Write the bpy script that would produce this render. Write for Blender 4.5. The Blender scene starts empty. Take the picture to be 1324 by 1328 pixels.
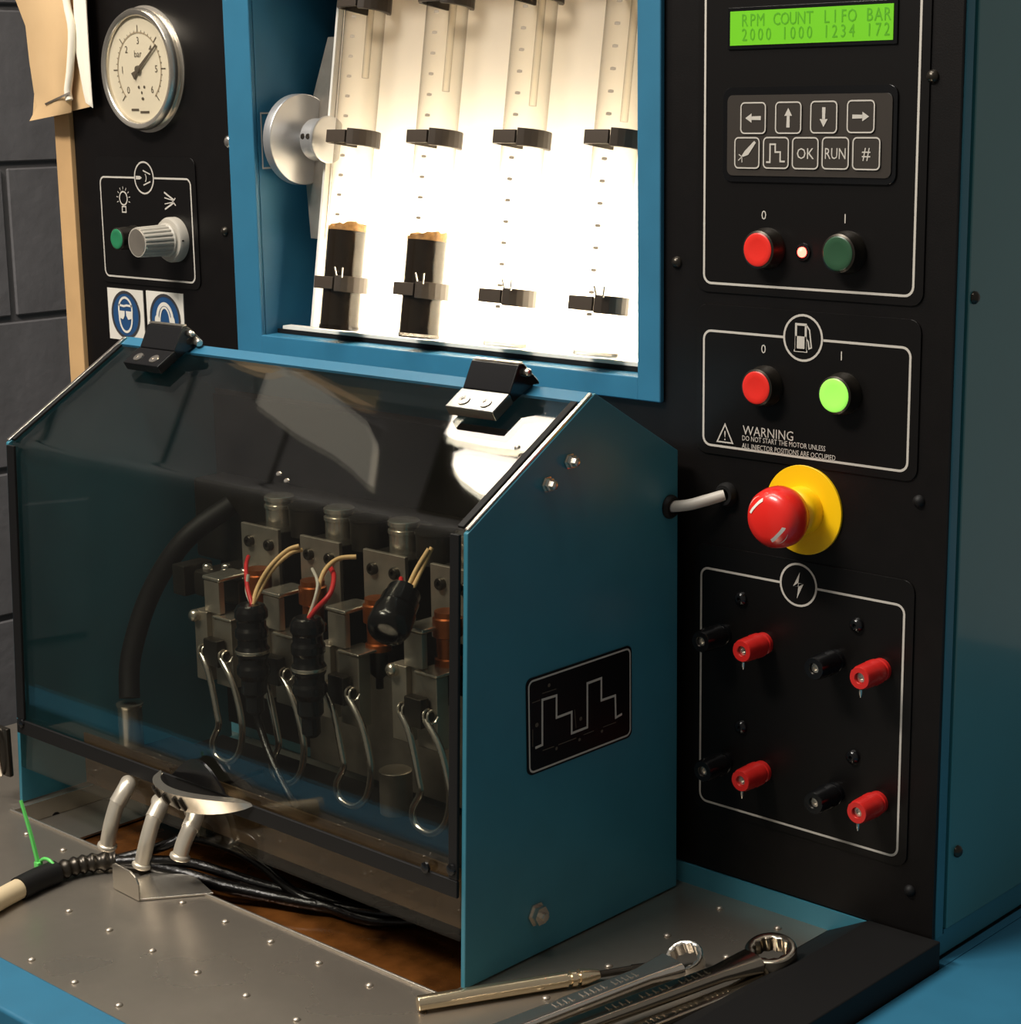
import bpy, bmesh, math, random
from mathutils import Vector, Matrix
random.seed(7)
C = bpy.context.scene.collection
SC = bpy.context.scene
V = Vector

# ------------------------------------------------------------------ camera
FPX, PPX, PPY = 2466.9, 662.0, 664.0
CAM = V((0.71094, -1.04279, 0.56660))
YAW, PITCH, ROLL = math.radians(43.2685), math.radians(12.2557), math.radians(-0.8925)
fwd = V((-math.sin(YAW)*math.cos(PITCH), math.cos(YAW)*math.cos(PITCH), -math.sin(PITCH)))
r0 = fwd.cross(V((0, 0, 1))).normalized(); u0 = r0.cross(fwd)
rt = math.cos(ROLL)*r0 + math.sin(ROLL)*u0
up = -math.sin(ROLL)*r0 + math.cos(ROLL)*u0
cd = bpy.data.cameras.new('camera'); cam = bpy.data.objects.new('camera', cd); C.objects.link(cam)
cam.matrix_world = Matrix(((rt.x, up.x, -fwd.x, CAM.x), (rt.y, up.y, -fwd.y, CAM.y), (rt.z, up.z, -fwd.z, CAM.z), (0, 0, 0, 1)))
cd.sensor_fit = 'HORIZONTAL'; cd.sensor_width = 36.0; cd.lens = 36.0*FPX/1324.0
cd.clip_start = 0.02; cd.clip_end = 50
SC.camera = cam

# ------------------------------------------------------------------ world, lamps, exposure
w = bpy.data.worlds.new('world'); SC.world = w; w.use_nodes = True
bg = w.node_tree.nodes['Background']; bg.inputs[0].default_value = (1.0, 0.95, 0.88, 1); bg.inputs[1].default_value = 0.16
def area(name, loc, target, sx, sy, power, col):
    l = bpy.data.lights.new(name, 'AREA'); l.shape = 'RECTANGLE'; l.size = sx; l.size_y = sy; l.energy = power; l.color = col
    o = bpy.data.objects.new(name, l); C.objects.link(o); o.location = loc
    o.rotation_euler = (V(target)-V(loc)).to_track_quat('-Z', 'Y').to_euler()
    return o
area('workshop_lamp_light', (-0.62, -1.35, 1.85), (-0.35, 0.0, 0.35), 0.8, 0.25, 43, (1.0, 0.94, 0.86))
area('ceiling_lamp_light', (-0.35, -0.55, 2.15), (-0.30, -0.35, 0), 1.2, 0.25, 16, (1.0, 0.94, 0.86))
# light tube of the viewing window, inside its light box behind the translucent board
area('window_back_light', (-0.328, 0.105, 0.432), (-0.328, 0.0, 0.420), 0.34, 0.05, 3.3, (1.0, 0.93, 0.80))
area('added_highlight_light', (-1.10, -0.75, 1.9), (-0.4, -0.25, 0.1), 0.08, 1.3, 9, (1.0, 0.90, 0.76))  # extra light, added for highlights on the metal parts
SC.view_settings.view_transform = 'Standard'; SC.view_settings.look = 'None'
SC.view_settings.exposure = 0.0; SC.view_settings.gamma = 1.0
SC.view_settings.use_curve_mapping = False

# ------------------------------------------------------------------ helpers
def P(px, py, ax, val):
    """point of the plane axis=val that lies on the sight line of photograph pixel (px, py)"""
    d = rt*((px-PPX)/FPX) - up*((py-PPY)/FPX) + fwd
    i = 'xyz'.index(ax)
    return CAM + d*((val-CAM[i])/d[i])
def PP(px, py, p0, n):
    d = rt*((px-PPX)/FPX) - up*((py-PPY)/FPX) + fwd
    n = V(n); return CAM + d*((V(p0)-CAM).dot(n)/d.dot(n))
def lin(c):
    return tuple((x/12.92 if x <= 0.04045 else ((x+0.055)/1.055)**2.4) for x in [v/255.0 for v in c])
MATS = {}
def mat(name, rgb, rough=0.5, metal=0.0, noise=0.0, nscale=40.0, bump=0.0, bscale=300.0, emit=0.0, rgb2=None, coat=0.0, spec=0.5, rvar=0.0):
    m = bpy.data.materials.new(name); m.use_nodes = True; MATS[name] = m
    nt = m.node_tree; b = nt.nodes['Principled BSDF']
    col = lin(rgb)
    b.inputs['Base Color'].default_value = (*col, 1); b.inputs['Roughness'].default_value = rough; b.inputs['Metallic'].default_value = metal
    b.inputs['Specular IOR Level'].default_value = spec
    if coat: b.inputs['Coat Weight'].default_value = coat; b.inputs['Coat Roughness'].default_value = 0.08
    if noise or bump or rvar:
        tc = nt.nodes.new('ShaderNodeTexCoord')
    if noise or rvar:
        nz = nt.nodes.new('ShaderNodeTexNoise'); nz.inputs['Scale'].default_value = nscale; nz.inputs['Detail'].default_value = 6
        nt.links.new(tc.outputs['Object'], nz.inputs['Vector'])
    if noise:
        mx = nt.nodes.new('ShaderNodeMix'); mx.data_type = 'RGBA'
        c2 = lin(rgb2) if rgb2 else tuple(x*(1-noise) for x in col)
        mx.inputs[6].default_value = (*col, 1); mx.inputs[7].default_value = (*c2, 1)
        rp = nt.nodes.new('ShaderNodeMapRange'); rp.inputs[1].default_value = 0.38; rp.inputs[2].default_value = 0.66
        if rgb2: rp.inputs[4].default_value = noise
        nt.links.new(nz.outputs[0], rp.inputs[0]); nt.links.new(rp.outputs[0], mx.inputs[0]); nt.links.new(mx.outputs[2], b.inputs['Base Color'])
    if rvar:
        rr = nt.nodes.new('ShaderNodeMapRange'); rr.inputs[1].default_value = 0.3; rr.inputs[2].default_value = 0.7
        rr.inputs[3].default_value = max(0.03, rough-rvar); rr.inputs[4].default_value = min(1, rough+rvar)
        nt.links.new(nz.outputs[0], rr.inputs[0]); nt.links.new(rr.outputs[0], b.inputs['Roughness'])
    if bump:
        n2 = nt.nodes.new('ShaderNodeTexNoise'); n2.inputs['Scale'].default_value = bscale; n2.inputs['Detail'].default_value = 4
        nt.links.new(tc.outputs['Object'], n2.inputs['Vector'])
        bp = nt.nodes.new('ShaderNodeBump'); bp.inputs['Strength'].default_value = bump; bp.inputs['Distance'].default_value = 0.002
        nt.links.new(n2.outputs[0], bp.inputs['Height']); nt.links.new(bp.outputs[0], b.inputs['Normal'])
    if emit:
        b.inputs['Emission Color'].default_value = (*col, 1); b.inputs['Emission Strength'].default_value = emit
    return m
def clear_mat(name, tint, ior=1.5, rough=0.0, dirt=0.0, dirtcol=(120, 110, 95), edge=0.0):
    """thin clear plastic or glass: straight-through light plus Fresnel reflection, with a little grime"""
    m = bpy.data.materials.new(name); m.use_nodes = True; nt = m.node_tree; nt.nodes.clear()
    out = nt.nodes.new('ShaderNodeOutputMaterial'); tr = nt.nodes.new('ShaderNodeBsdfTransparent'); gl = nt.nodes.new('ShaderNodeBsdfGlossy')
    tr.inputs[0].default_value = (*lin(tint), 1); gl.inputs['Roughness'].default_value = rough
    ge = nt.nodes.new('ShaderNodeNewGeometry'); mr = nt.nodes.new('ShaderNodeMapRange')
    mr.inputs[3].default_value = ior; mr.inputs[4].default_value = 1.0/ior
    fr = nt.nodes.new('ShaderNodeFresnel'); nt.links.new(ge.outputs['Backfacing'], mr.inputs[0]); nt.links.new(mr.outputs[0], fr.inputs[0])
    mx = nt.nodes.new('ShaderNodeMixShader'); nt.links.new(fr.outputs[0], mx.inputs[0]); nt.links.new(tr.outputs[0], mx.inputs[1]); nt.links.new(gl.outputs[0], mx.inputs[2])
    last = mx
    if edge:
        lw = nt.nodes.new('ShaderNodeLayerWeight'); lw.inputs[0].default_value = 0.22
        cr = nt.nodes.new('ShaderNodeMix'); cr.data_type = 'RGBA'
        cr.inputs[6].default_value = (*lin(tint), 1); cr.inputs[7].default_value = (edge, edge*0.93, edge*0.85, 1)
        nt.links.new(lw.outputs['Facing'], cr.inputs[0]); nt.links.new(cr.outputs[2], tr.inputs[0])
    if dirt:
        df = nt.nodes.new('ShaderNodeBsdfDiffuse'); df.inputs[0].default_value = (*lin(dirtcol), 1)
        tc = nt.nodes.new('ShaderNodeTexCoord'); nz = nt.nodes.new('ShaderNodeTexNoise'); nz.inputs['Scale'].default_value = 9; nz.inputs['Detail'].default_value = 8
        nt.links.new(tc.outputs['Object'], nz.inputs['Vector'])
        rp = nt.nodes.new('ShaderNodeMapRange'); rp.inputs[1].default_value = 0.35; rp.inputs[2].default_value = 0.8; rp.inputs[4].default_value = dirt
        nt.links.new(nz.outputs[0], rp.inputs[0])
        m2 = nt.nodes.new('ShaderNodeMixShader'); nt.links.new(rp.outputs[0], m2.inputs[0]); nt.links.new(mx.outputs[0], m2.inputs[1]); nt.links.new(df.outputs[0], m2.inputs[2]); last = m2
    nt.links.new(last.outputs[0], out.inputs[0]); return m

ORG = {}
def obj(name, bm, m, parent=None, smooth=True, ang=50):
    me = bpy.data.meshes.new(name)
    bmesh.ops.recalc_face_normals(bm, faces=bm.faces[:])
    if smooth:
        for f in bm.faces: f.smooth = True
        lim = math.radians(ang)
        for e in bm.edges:
            if len(e.link_faces) != 2 or e.calc_face_angle(0) > lim: e.smooth = False
    off = ORG[parent.name] if parent else V((0, 0, 0))
    if parent: bmesh.ops.translate(bm, verts=bm.verts[:], vec=-off)
    bm.to_mesh(me); bm.free(); me.materials.append(m)
    o = bpy.data.objects.new(name, me); C.objects.link(o)
    if smooth:
        wn = o.modifiers.new('weighted_normal', 'WEIGHTED_NORMAL'); wn.keep_sharp = True
    if parent: o.parent = parent; ORG[o.name] = off
    else: ORG[o.name] = V((0, 0, 0))
    return o
def thing(name, label, cat, loc=(0, 0, 0), group=None):
    o = bpy.data.objects.new(name, None); C.objects.link(o); o.location = loc; o.empty_display_size = 0.02
    ORG[o.name] = V(loc); o['label'] = label; o['category'] = cat
    if group: o['group'] = group
    return o
def tag(o, label, cat, group=None):
    o['label'] = label; o['category'] = cat
    if group: o['group'] = group
    return o
def struct(o): o['kind'] = 'structure'; return o
def B(): return bmesh.new()
def box(bm, a, b, bev=0.0, seg=2):
    a, b = V(a), V(b); lo = V([min(a[i], b[i]) for i in range(3)]); hi = V([max(a[i], b[i]) for i in range(3)])
    r = bmesh.ops.create_cube(bm, size=1.0); vs = r['verts']
    for v in vs: v.co = V([lo[i]+(v.co[i]+0.5)*(hi[i]-lo[i]) for i in range(3)])
    if bev:
        es = {e for v in vs for e in v.link_edges}
        bmesh.ops.bevel(bm, geom=list(es), offset=bev, segments=seg, profile=0.5, affect='EDGES')
    return bm
def prism(bm, pts, d, bev=0.0):
    """polygon of 3D points pushed along vector d"""
    d = V(d); a = [bm.verts.new(V(p)) for p in pts]; b = [bm.verts.new(V(p)+d) for p in pts]
    n = len(pts); fs = [bm.faces.new(a), bm.faces.new(list(reversed(b)))]
    for i in range(n): fs.append(bm.faces.new((a[i], b[i], b[(i+1) % n], a[(i+1) % n])))
    if bev:
        es = {e for f in fs for e in f.edges}
        bmesh.ops.bevel(bm, geom=list(es), offset=bev, segments=2, profile=0.5, affect='EDGES')
    return bm
def frame_of(ax):
    a = V(ax).normalized(); t = V((0, 0, 1)) if abs(a.z) < 0.9 else V((1, 0, 0))
    x = t.cross(a).normalized(); return a, x, a.cross(x)
def lathe(bm, prof, org, ax, n=28, close=True, rot=0.0, squash=None):
    """profile [(radius, height)] turned about axis ax through org"""
    a, x, y = frame_of(ax); org = V(org); rings = []
    for r, h in prof:
        if r < 1e-6: rings.append([bm.verts.new(org+a*h)])
        else:
            rings.append([bm.verts.new(org+a*h+(x*math.cos(2*math.pi*i/n+rot)+y*math.sin(2*math.pi*i/n+rot))*r) for i in range(n)])
    for p, q in zip(rings, rings[1:]):
        for i in range(n):
            j = (i+1) % n
            if len(p) == 1 and len(q) == 1: continue
            if len(p) == 1: bm.faces.new((p[0], q[i], q[j]))
            elif len(q) == 1: bm.faces.new((p[i], q[0], p[j]))
            else: bm.faces.new((p[i], q[i], q[j], p[j]))
    if close:
        for r in (rings[0], rings[-1]):
            if len(r) > 1: bm.faces.new(r)
    return bm
def smoothpts(pts, sub=6):
    pts = [V(p) for p in pts]; out = []
    for i in range(len(pts)-1):
        p0 = pts[max(i-1, 0)]; p1 = pts[i]; p2 = pts[i+1]; p3 = pts[min(i+2, len(pts)-1)]
        for k in range(sub):
            t = k/sub
            out.append(0.5*((2*p1)+(p2-p0)*t+(2*p0-5*p1+4*p2-p3)*t*t+(3*p1-p0-3*p2+p3)*t**3))
    return out+[pts[-1]]
def tube(bm, pts, r, n=10, sub=6, cap=True):
    q = smoothpts(pts, sub) if sub > 1 else [V(p) for p in pts]
    L = len(q); rr = r if callable(r) else (lambda t: r)
    t0 = (q[1]-q[0]).normalized(); _, x, _ = frame_of(t0); prev = None; rings = []
    for i in range(L):
        t = (q[min(i+1, L-1)]-q[max(i-1, 0)]).normalized()
        x = (x-t*x.dot(t)).normalized(); y = t.cross(x); R = rr(i/(L-1))
        rings.append([bm.verts.new(q[i]+(x*math.cos(2*math.pi*k/n)+y*math.sin(2*math.pi*k/n))*R) for k in range(n)])
    for a, b in zip(rings, rings[1:]):
        for k in range(n): bm.faces.new((a[k], b[k], b[(k+1) % n], a[(k+1) % n]))
    if cap: bm.faces.new(rings[0]); bm.faces.new(rings[-1])
    return bm
def rrect(x0, x1, z0, z1, r, n=5):
    pts = []
    for cx, cz, a0 in ((x1-r, z1-r, 0), (x0+r, z1-r, 90), (x0+r, z0+r, 180), (x1-r, z0+r, 270)):
        for k in range(n+1):
            a = math.radians(a0+90*k/n); pts.append((cx+r*math.cos(a), cz+r*math.sin(a)))
    return pts
# flat prints: 2D shapes (u, v) mapped to a surface by a function
def front(y): return lambda u, v: V((u, y, v))            # surface facing -y
def side(x): return lambda u, v: V((x, u, v))             # surface facing +x
def loop_strip(bm, pts, wd, mp, closed=True):
    """ribbon of width wd following the 2D points"""
    n = len(pts); inner = []; outer = []
    for i in range(n):
        p = V(pts[i]); a = V(pts[i-1]) if (closed or i > 0) else None; c = V(pts[(i+1) % n]) if (closed or i < n-1) else None
        d1 = (p-a).normalized() if a is not None else None; d2 = (c-p).normalized() if c is not None else None
        d1 = d1 or d2; d2 = d2 or d1
        n1 = V((-d1.y, d1.x)); n2 = V((-d2.y, d2.x)); m = (n1+n2)
        m = m.normalized() if m.length > 1e-6 else n1
        k = wd/2/max(0.35, m.dot(n1))
        inner.append(bm.verts.new(mp(*(p+m*k)))); outer.append(bm.verts.new(mp(*(p-m*k))))
    for i in range(n if closed else n-1):
        j = (i+1) % n; bm.faces.new((inner[i], inner[j], outer[j], outer[i]))
    return bm
def poly2(bm, pts, mp):
    bm.faces.new([bm.verts.new(mp(*p)) for p in pts]); return bm
def ell(cx, cz, rx, rz=None, n=32, a0=0, a1=360):
    rz = rz or rx; full = abs(a1-a0) >= 360; m = n if full else n+1
    return [(cx+rx*math.cos(math.radians(a0+(a1-a0)*k/n)), cz+rz*math.sin(math.radians(a0+(a1-a0)*k/n))) for k in range(m)]
def text_bm(bm, s, size, mp, u, v, align='CENTER', sx=1.0):
    cu = bpy.data.curves.new('t', 'FONT'); cu.body = s; cu.size = size; cu.align_x = align; cu.resolution_u = 2
    o = bpy.data.objects.new('t', cu); C.objects.link(o)
    me = bpy.data.meshes.new_from_object(o.evaluated_get(bpy.context.evaluated_depsgraph_get()))
    n0 = len(bm.verts); bm.from_mesh(me); bm.verts.ensure_lookup_table()
    for x in bm.verts[n0:]: x.co = mp(u+x.co.x*sx, v+x.co.y)
    bpy.data.objects.remove(o); bpy.data.curves.remove(cu); bpy.data.meshes.remove(me)
    return bm
def plate(bm, pts, mp, t):
    """thin plate: outline on surface mp (front face), thickness t behind it"""
    a = [mp(*p) for p in pts]; nrm = (a[1]-a[0]).cross(a[2]-a[1])
    d = mp(0, 0); e = None
    return a

# ------------------------------------------------------------------ materials
M_black = mat('black_powder_coat', (13, 10, 9), 0.42, spec=0.28, noise=0.25, nscale=60, bump=0.05, bscale=900)
M_overlay = mat('black_overlay', (14, 12, 11), 0.36, spec=0.3, bump=0.02, bscale=1200)
M_print = mat('white_print', (190, 184, 174), 0.5)
M_blue = mat('blue_powder_coat', (46, 110, 140), 0.42, noise=0.08, nscale=30, bump=0.04, bscale=1400)
M_blue_lightened = mat('blue_coat_lightened', (56, 122, 140), 0.36, noise=0.08, nscale=25, bump=0.04, bscale=1400)  # same blue paint, lightened for faces that get less light
M_steel = mat('stainless_sheet', (196, 186, 172), 0.34, 0.86, noise=0.50, nscale=4.5, bump=0.012, bscale=60, rvar=0.16)
M_stain = mat('oil_stained_steel', (112, 88, 62), 0.25, 0.7, noise=0.9, nscale=11, rgb2=(34, 20, 10), rvar=0.12)
M_oilpan = mat('oily_trough', (128, 78, 36), 0.12, 0.2, noise=0.95, nscale=17, rgb2=(14, 9, 6), rvar=0.06)
M_satin = mat('satin_metal', (222, 214, 200), 0.27, 0.92, noise=0.08, nscale=60)
M_chrome = mat('bright_metal', (232, 224, 212), 0.17, 0.95)
M_darkmetal = mat('dark_oiled_metal', (72, 67, 60), 0.30, 0.8, noise=0.3, nscale=45)
M_greymetal = mat('grey_machined_metal', (188, 178, 164), 0.36, 0.82, noise=0.2, nscale=50)
M_leaf = mat('hinge_leaf_metal', (150, 148, 144), 0.22, 1.0)
M_alu = mat('turned_aluminium', (205, 205, 205), 0.34, 0.8)
M_rubber = mat('black_rubber', (12, 11, 11), 0.6, spec=0.3)
M_gloss = mat('black_gloss_plastic', (16, 16, 17), 0.18)
M_wire_black = mat('black_cable', (15, 13, 12), 0.25, bump=0.3, bscale=400)
M_red = mat('red_plastic', (226, 40, 32), 0.28, coat=0.3)
M_redbtn = mat('red_button_lens', (226, 44, 34), 0.35)
M_redpost = mat('red_terminal_plastic', (196, 36, 32), 0.3)
M_yellow = mat('yellow_plastic', (250, 200, 8), 0.4)
M_white = mat('white_plastic', (226, 222, 212), 0.4)
M_green = mat('dark_green_lens', (44, 78, 54), 0.3)
M_green2 = mat('green_lens', (40, 120, 80), 0.3)
M_lit = mat('lit_green_lens', (150, 235, 90), 0.3, emit=0.55)
M_led = mat('lit_red_led', (255, 50, 40), 0.3, emit=25.0)
M_lcd = mat('backlit_green_lcd', (96, 176, 10), 0.5, emit=0.30)
M_lcdtext = mat('lcd_segments', (72, 146, 10), 0.5, emit=0.26)
M_keypad = mat('keypad_membrane', (48, 42, 36), 0.45)
M_dial = mat('cream_dial', (222, 212, 192), 0.5)
M_ink = mat('dial_ink', (84, 74, 62), 0.6)
M_ink2 = mat('pale_dial_ink', (168, 152, 128), 0.6)
M_knob = mat('grey_knob_plastic', (176, 170, 158), 0.45)
M_wood = mat('pale_pine', (206, 166, 116), 0.6, noise=0.15, nscale=14, bump=0.1, bscale=60)
M_paper = mat('brown_paper', (212, 178, 132), 0.75, noise=0.22, nscale=16, rgb2=(188, 148, 100), bump=0.15, bscale=40)
M_paperw = mat('white_paper_edge', (240, 232, 214), 0.7)
M_block = mat('painted_block', (100, 98, 100), 0.6, noise=0.15, nscale=25, bump=0.5, bscale=70)
M_mortar = mat('painted_mortar', (92, 90, 91), 0.7, bump=0.4, bscale=90)
M_floor = mat('concrete_floor', (150, 146, 134), 0.6, noise=0.2, nscale=6)
M_sidecov = mat('gloss_teal_cover', (62, 126, 128), 0.28, noise=0.06, nscale=12, coat=1.0)
M_pipe = mat('pale_plated_pipe', (228, 218, 200), 0.30, 0.65)
M_brass = mat('warm_polished_metal', (246, 226, 190), 0.20, 0.95)
M_tool = mat('dark_chrome', (176, 166, 150), 0.20, 1.0)
M_signw = mat('sign_white', (222, 216, 204), 0.5)
M_signb = mat('sign_blue', (34, 74, 118), 0.4)
M_signk = mat('sign_dark_ring', (58, 56, 58), 0.4)
M_greytube = mat('grey_cable_sheath', (186, 180, 170), 0.45)
M_copper = mat('copper_tone_metal', (176, 96, 48), 0.3, 0.8, noise=0.3, nscale=70)
M_beige = mat('beige_insulation', (214, 176, 122), 0.5)
M_redwire = mat('red_insulation', (196, 40, 44), 0.4)
M_bsleeve = mat('beige_hose', (206, 186, 150), 0.55)
M_tie = mat('green_nylon', (96, 200, 96), 0.4)
M_oil = mat('dark_oil', (34, 27, 20), 0.2)
M_foam = mat('oil_foam', (190, 140, 80), 0.6, noise=0.6, nscale=200, rgb2=(90, 56, 24))
M_clip = mat('brown_black_clip', (62, 52, 42), 0.45)
M_mark = mat('scale_print', (150, 136, 116), 0.6)
M_lid = clear_mat('clear_polycarbonate', (240, 240, 235), 1.50, 0.025, 0.012, (120, 116, 108))
M_glass = clear_mat('tube_glass', (254, 253, 250), 1.2, 0.02, edge=0.34)
M_lens = clear_mat('gauge_glass', (248, 246, 240), 1.45, 0.02)
# translucent opal board of the viewing window
mb = bpy.data.materials.new('opal_board'); mb.use_nodes = True; nt = mb.node_tree; nt.nodes.clear()
o_ = nt.nodes.new('ShaderNodeOutputMaterial'); d_ = nt.nodes.new('ShaderNodeBsdfDiffuse'); t_ = nt.nodes.new('ShaderNodeBsdfTranslucent'); x_ = nt.nodes.new('ShaderNodeMixShader')
d_.inputs[0].default_value = (*lin((204, 194, 178)), 1); t_.inputs[0].default_value = (*lin((250, 240, 222)), 1); x_.inputs[0].default_value = 0.5
nt.links.new(d_.outputs[0], x_.inputs[1]); nt.links.new(t_.outputs[0], x_.inputs[2]); nt.links.new(x_.outputs[0], o_.inputs[0]); M_opal = mb

# ------------------------------------------------------------------ setting: block wall, floor
FLOOR = -0.90; WX = -1.45
zj1 = P(45, 214, 'x', WX).z; zj0 = P(45, 412, 'x', WX).z; pitch = zj1-zj0; jy = P(10, 300, 'x', WX).y
bm = B(); box(bm, (WX-0.20, -2.2, FLOOR), (WX-0.005, 1.6, 2.3)); wl = struct(obj('wall_left', bm, M_mortar, smooth=False))
bk = B(); box(bk, (0, 0.005, 0.005), (0.005, 0.397, pitch-0.003), 0.002, 1)
me = bpy.data.meshes.new('block'); bk.to_mesh(me); bk.free(); me.materials.append(M_block)
for r in range(-4, 6):
    for k in range(-3, 4):
        o = bpy.data.objects.new('block', me); C.objects.link(o); o.parent = wl
        o.location = (WX-0.005+random.uniform(0, 0.0015), jy+0.4*k+(0.2 if r % 2 else 0.0), zj0+pitch*r)
bm = B(); box(bm, (-2.2, -3.0, FLOOR-0.05), (2.0, 1.6, FLOOR)); struct(obj('floor', bm, M_floor, smooth=False))

# ------------------------------------------------------------------ work bench: tray, rims, trough
TRX0, TRX1, TRY0 = -0.80, 0.0270, -0.409
TX0, TX1, TY0, TY1 = -0.606, -0.1035, -0.250, -0.030
bench = thing('work_bench', 'blue framed steel work bench with riveted drip tray in front of the test machine', 'workbench', (-0.35, -0.2, FLOOR))
bm = B()
box(bm, (TRX0, TRY0, -0.003), (TRX1, TY0, 0.0)); box(bm, (TRX0, TY1, -0.003), (TRX1, -0.002, 0.0))
box(bm, (TRX0, TY0, -0.003), (TX0, TY1, 0.0)); box(bm, (TX1, TY0, -0.003), (TRX1, TY1, 0.0))
tray = obj('drip_tray', bm, M_steel, bench, smooth=False)
bm = B(); box(bm, (TX0, TY0-0.0012, -0.0005), (TX1, TY0+0.0012, 0.0018), 0.0006, 1); obj('rolled_edge', bm, M_satin, tray)
me = None
for i, yy in enumerate((-0.396, -0.333, -0.270, -0.207, -0.145, -0.082, -0.022)):
    for k in range(-15, 1):
        xx = -0.0005+0.05*k+random.uniform(-0.0008, 0.0008)
        if xx > 0.02 or (TX0-0.01 < xx < TX1+0.012 and TY0-0.01 < yy < TY1+0.01): continue
        if xx < -0.66: continue
        if me is None:
            bm = B(); lathe(bm, [(0.0030, 0), (0.0026, 0.0010), (0.0014, 0.0017), (0, 0.0020)], (0, 0, 0), (0, 0, 1), 12)
            for f in bm.faces: f.smooth = True
            me = bpy.data.meshes.new('rivet'); bm.to_mesh(me); bm.free(); me.materials.append(M_greymetal)
        o = bpy.data.objects.new('rivet', me); C.objects.link(o); o.parent = tray; o.location = V((xx, yy, 0))-ORG[tray.name]
# trough below the hood
bm = B()
box(bm, (TX0-0.002, TY0-0.002, -0.0205), (TX1+0.002, TY1+0.002, -0.0185))
for a, b in (((TX0-0.003, TY0-0.003, -0.0184), (TX0, TY1+0.003, -0.0032)), ((TX1, TY0-0.003, -0.0184), (TX1+0.003, TY1+0.003, -0.0032)),
             ((TX0, TY0-0.003, -0.0184), (TX1, TY0, -0.0032)), ((TX0, TY1, -0.0184), (TX1, TY1+0.003, -0.0032))): box(bm, a, b)
obj('drain_trough', bm, M_oilpan, bench, smooth=False)
bm = B(); box(bm, (TX0+0.0003, TY0+0.0003, -0.0150), (TX0+0.0018, TY1-0.001, 0.0004)); te = obj('trough_end', bm, M_satin, bench, smooth=False)
c = P(73, 1059, 'x', TX0+0.0019); bm = B(); lathe(bm, [(0.0040, 0.0), (0.0040, 0.0003), (0, 0.0003)], c, (1, 0, 0), 16); obj('drain_hole', bm, M_rubber, te)
bm = B(); box(bm, (TX0+0.0019, TY0+0.0003, -0.0170), (-0.545, TY1-0.001, -0.0152)); obj('trough_sill', bm, M_steel, bench, smooth=False)
# rims
bm = B(); box(bm, (-0.95, -0.452, -0.06), (0.62, TRY0, 0.003), 0.003); obj('front_rim', bm, M_blue, bench)
bm = B(); box(bm, (TRX0, -0.002, -0.02), (0.062, 0.0, 0.0152)); obj('back_upstand', bm, M_blue_lightened, bench, smooth=False)
bm = B(); box(bm, (0.1157, TRY0+0.001, -0.06), (0.60, 0.70, 0.0), 0.0015); box(bm, (0.1088, 0.004, -0.04), (0.1156, 0.70, -0.0004)); obj('right_rim', bm, M_blue, bench)
bm = B(); prism(bm, [(0.0272, TRY0+0.001, 0.0), (0.060, TRY0+0.001, 0.0172), (0.1150, TRY0+0.001, 0.0185), (0.1150, TRY0+0.001, -0.02), (0.0272, TRY0+0.001, -0.02)], (0, 0.4065, 0), 0.0012)
obj('rubber_apron', bm, M_rubber, bench)
bm = B(); box(bm, (-0.94, -0.44, FLOOR+0.001), (0.60, 0.69, -0.062), 0.004); obj('bench_body', bm, M_blue_lightened, bench)

# ------------------------------------------------------------------ upright console
con = thing('test_console', 'tall black and blue injection test console standing behind the drip tray', 'machine', (-0.35, 0.3, 0))
ZT = 0.80; PB = 0.0152
WLx, WRx, WBz = -0.555, -0.1405, 0.3725        # opening of the viewing window
bm = B()
for a, b in (((-0.822, 0, 0.001), (WLx-0.012, 0.003, ZT)), ((WRx+0.010, 0, PB+0.0008), (0.1075, 0.003, ZT)), ((WLx-0.012, 0, PB+0.0008), (WRx+0.010, 0.003, WBz-0.008))): box(bm, a, b)
obj('front_panel', bm, M_black, con, smooth=False)
bm = B(); box(bm, (-0.822, 0.0035, 0.001), (-0.819, 0.7, ZT)); box(bm, (-0.822, 0.697, 0.001), (0.106, 0.70, ZT)); box(bm, (-0.822, 0.0035, ZT), (0.108, 0.70, ZT+0.003)); obj('rear_shell', bm, M_blue_lightened, con, smooth=False)
bm = B(); box(bm, (0.0955, 0.0032, PB), (0.1085, 0.0125, ZT), 0.001); box(bm, (0.0955, 0.0125, PB), (0.1055, 0.0165, ZT)); obj('corner_strip', bm, M_blue_lightened, con)
bm = B(); box(bm, (0.1035, 0.0167, 0.0185), (0.1085, 0.69, ZT), 0.001); obj('side_cover', bm, M_sidecov, con)
bm = B(); box(bm, (0.1035, 0.004, 0.0005), (0.1065, 0.69, PB)); box(bm, (0.1035, 0.0167, PB), (0.1065, 0.69, 0.0182)); obj('side_plinth', bm, M_blue_lightened, con, smooth=False)
for px, py in ((1263, 386), (1241, 1104)):
    q = P(px, py, 'x', 0.1085); bm = B(); lathe(bm, [(0.0042, 0), (0.0040, 0.0015), (0.0025, 0.0030), (0, 0.0034)], q, (1, 0, 0), 16); obj('screw', bm, M_darkmetal, con)
for px, py, mm in ((1210, 99, M_darkmetal), (878, 340, M_darkmetal), (1192, 650, M_rubber), (1180, 1155, M_rubber), (297, 184, M_chrome), (292, 300, M_darkmetal)):
    q = P(px, py, 'y', 0); r = 0.0055 if mm is M_chrome else 0.0042
    bm = B(); lathe(bm, [(r, 0), (r*0.95, 0.0014), (r*0.6, 0.0030), (0, 0.0035)], q, (0, -1, 0), 16); obj('screw', bm, mm, con)
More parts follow.
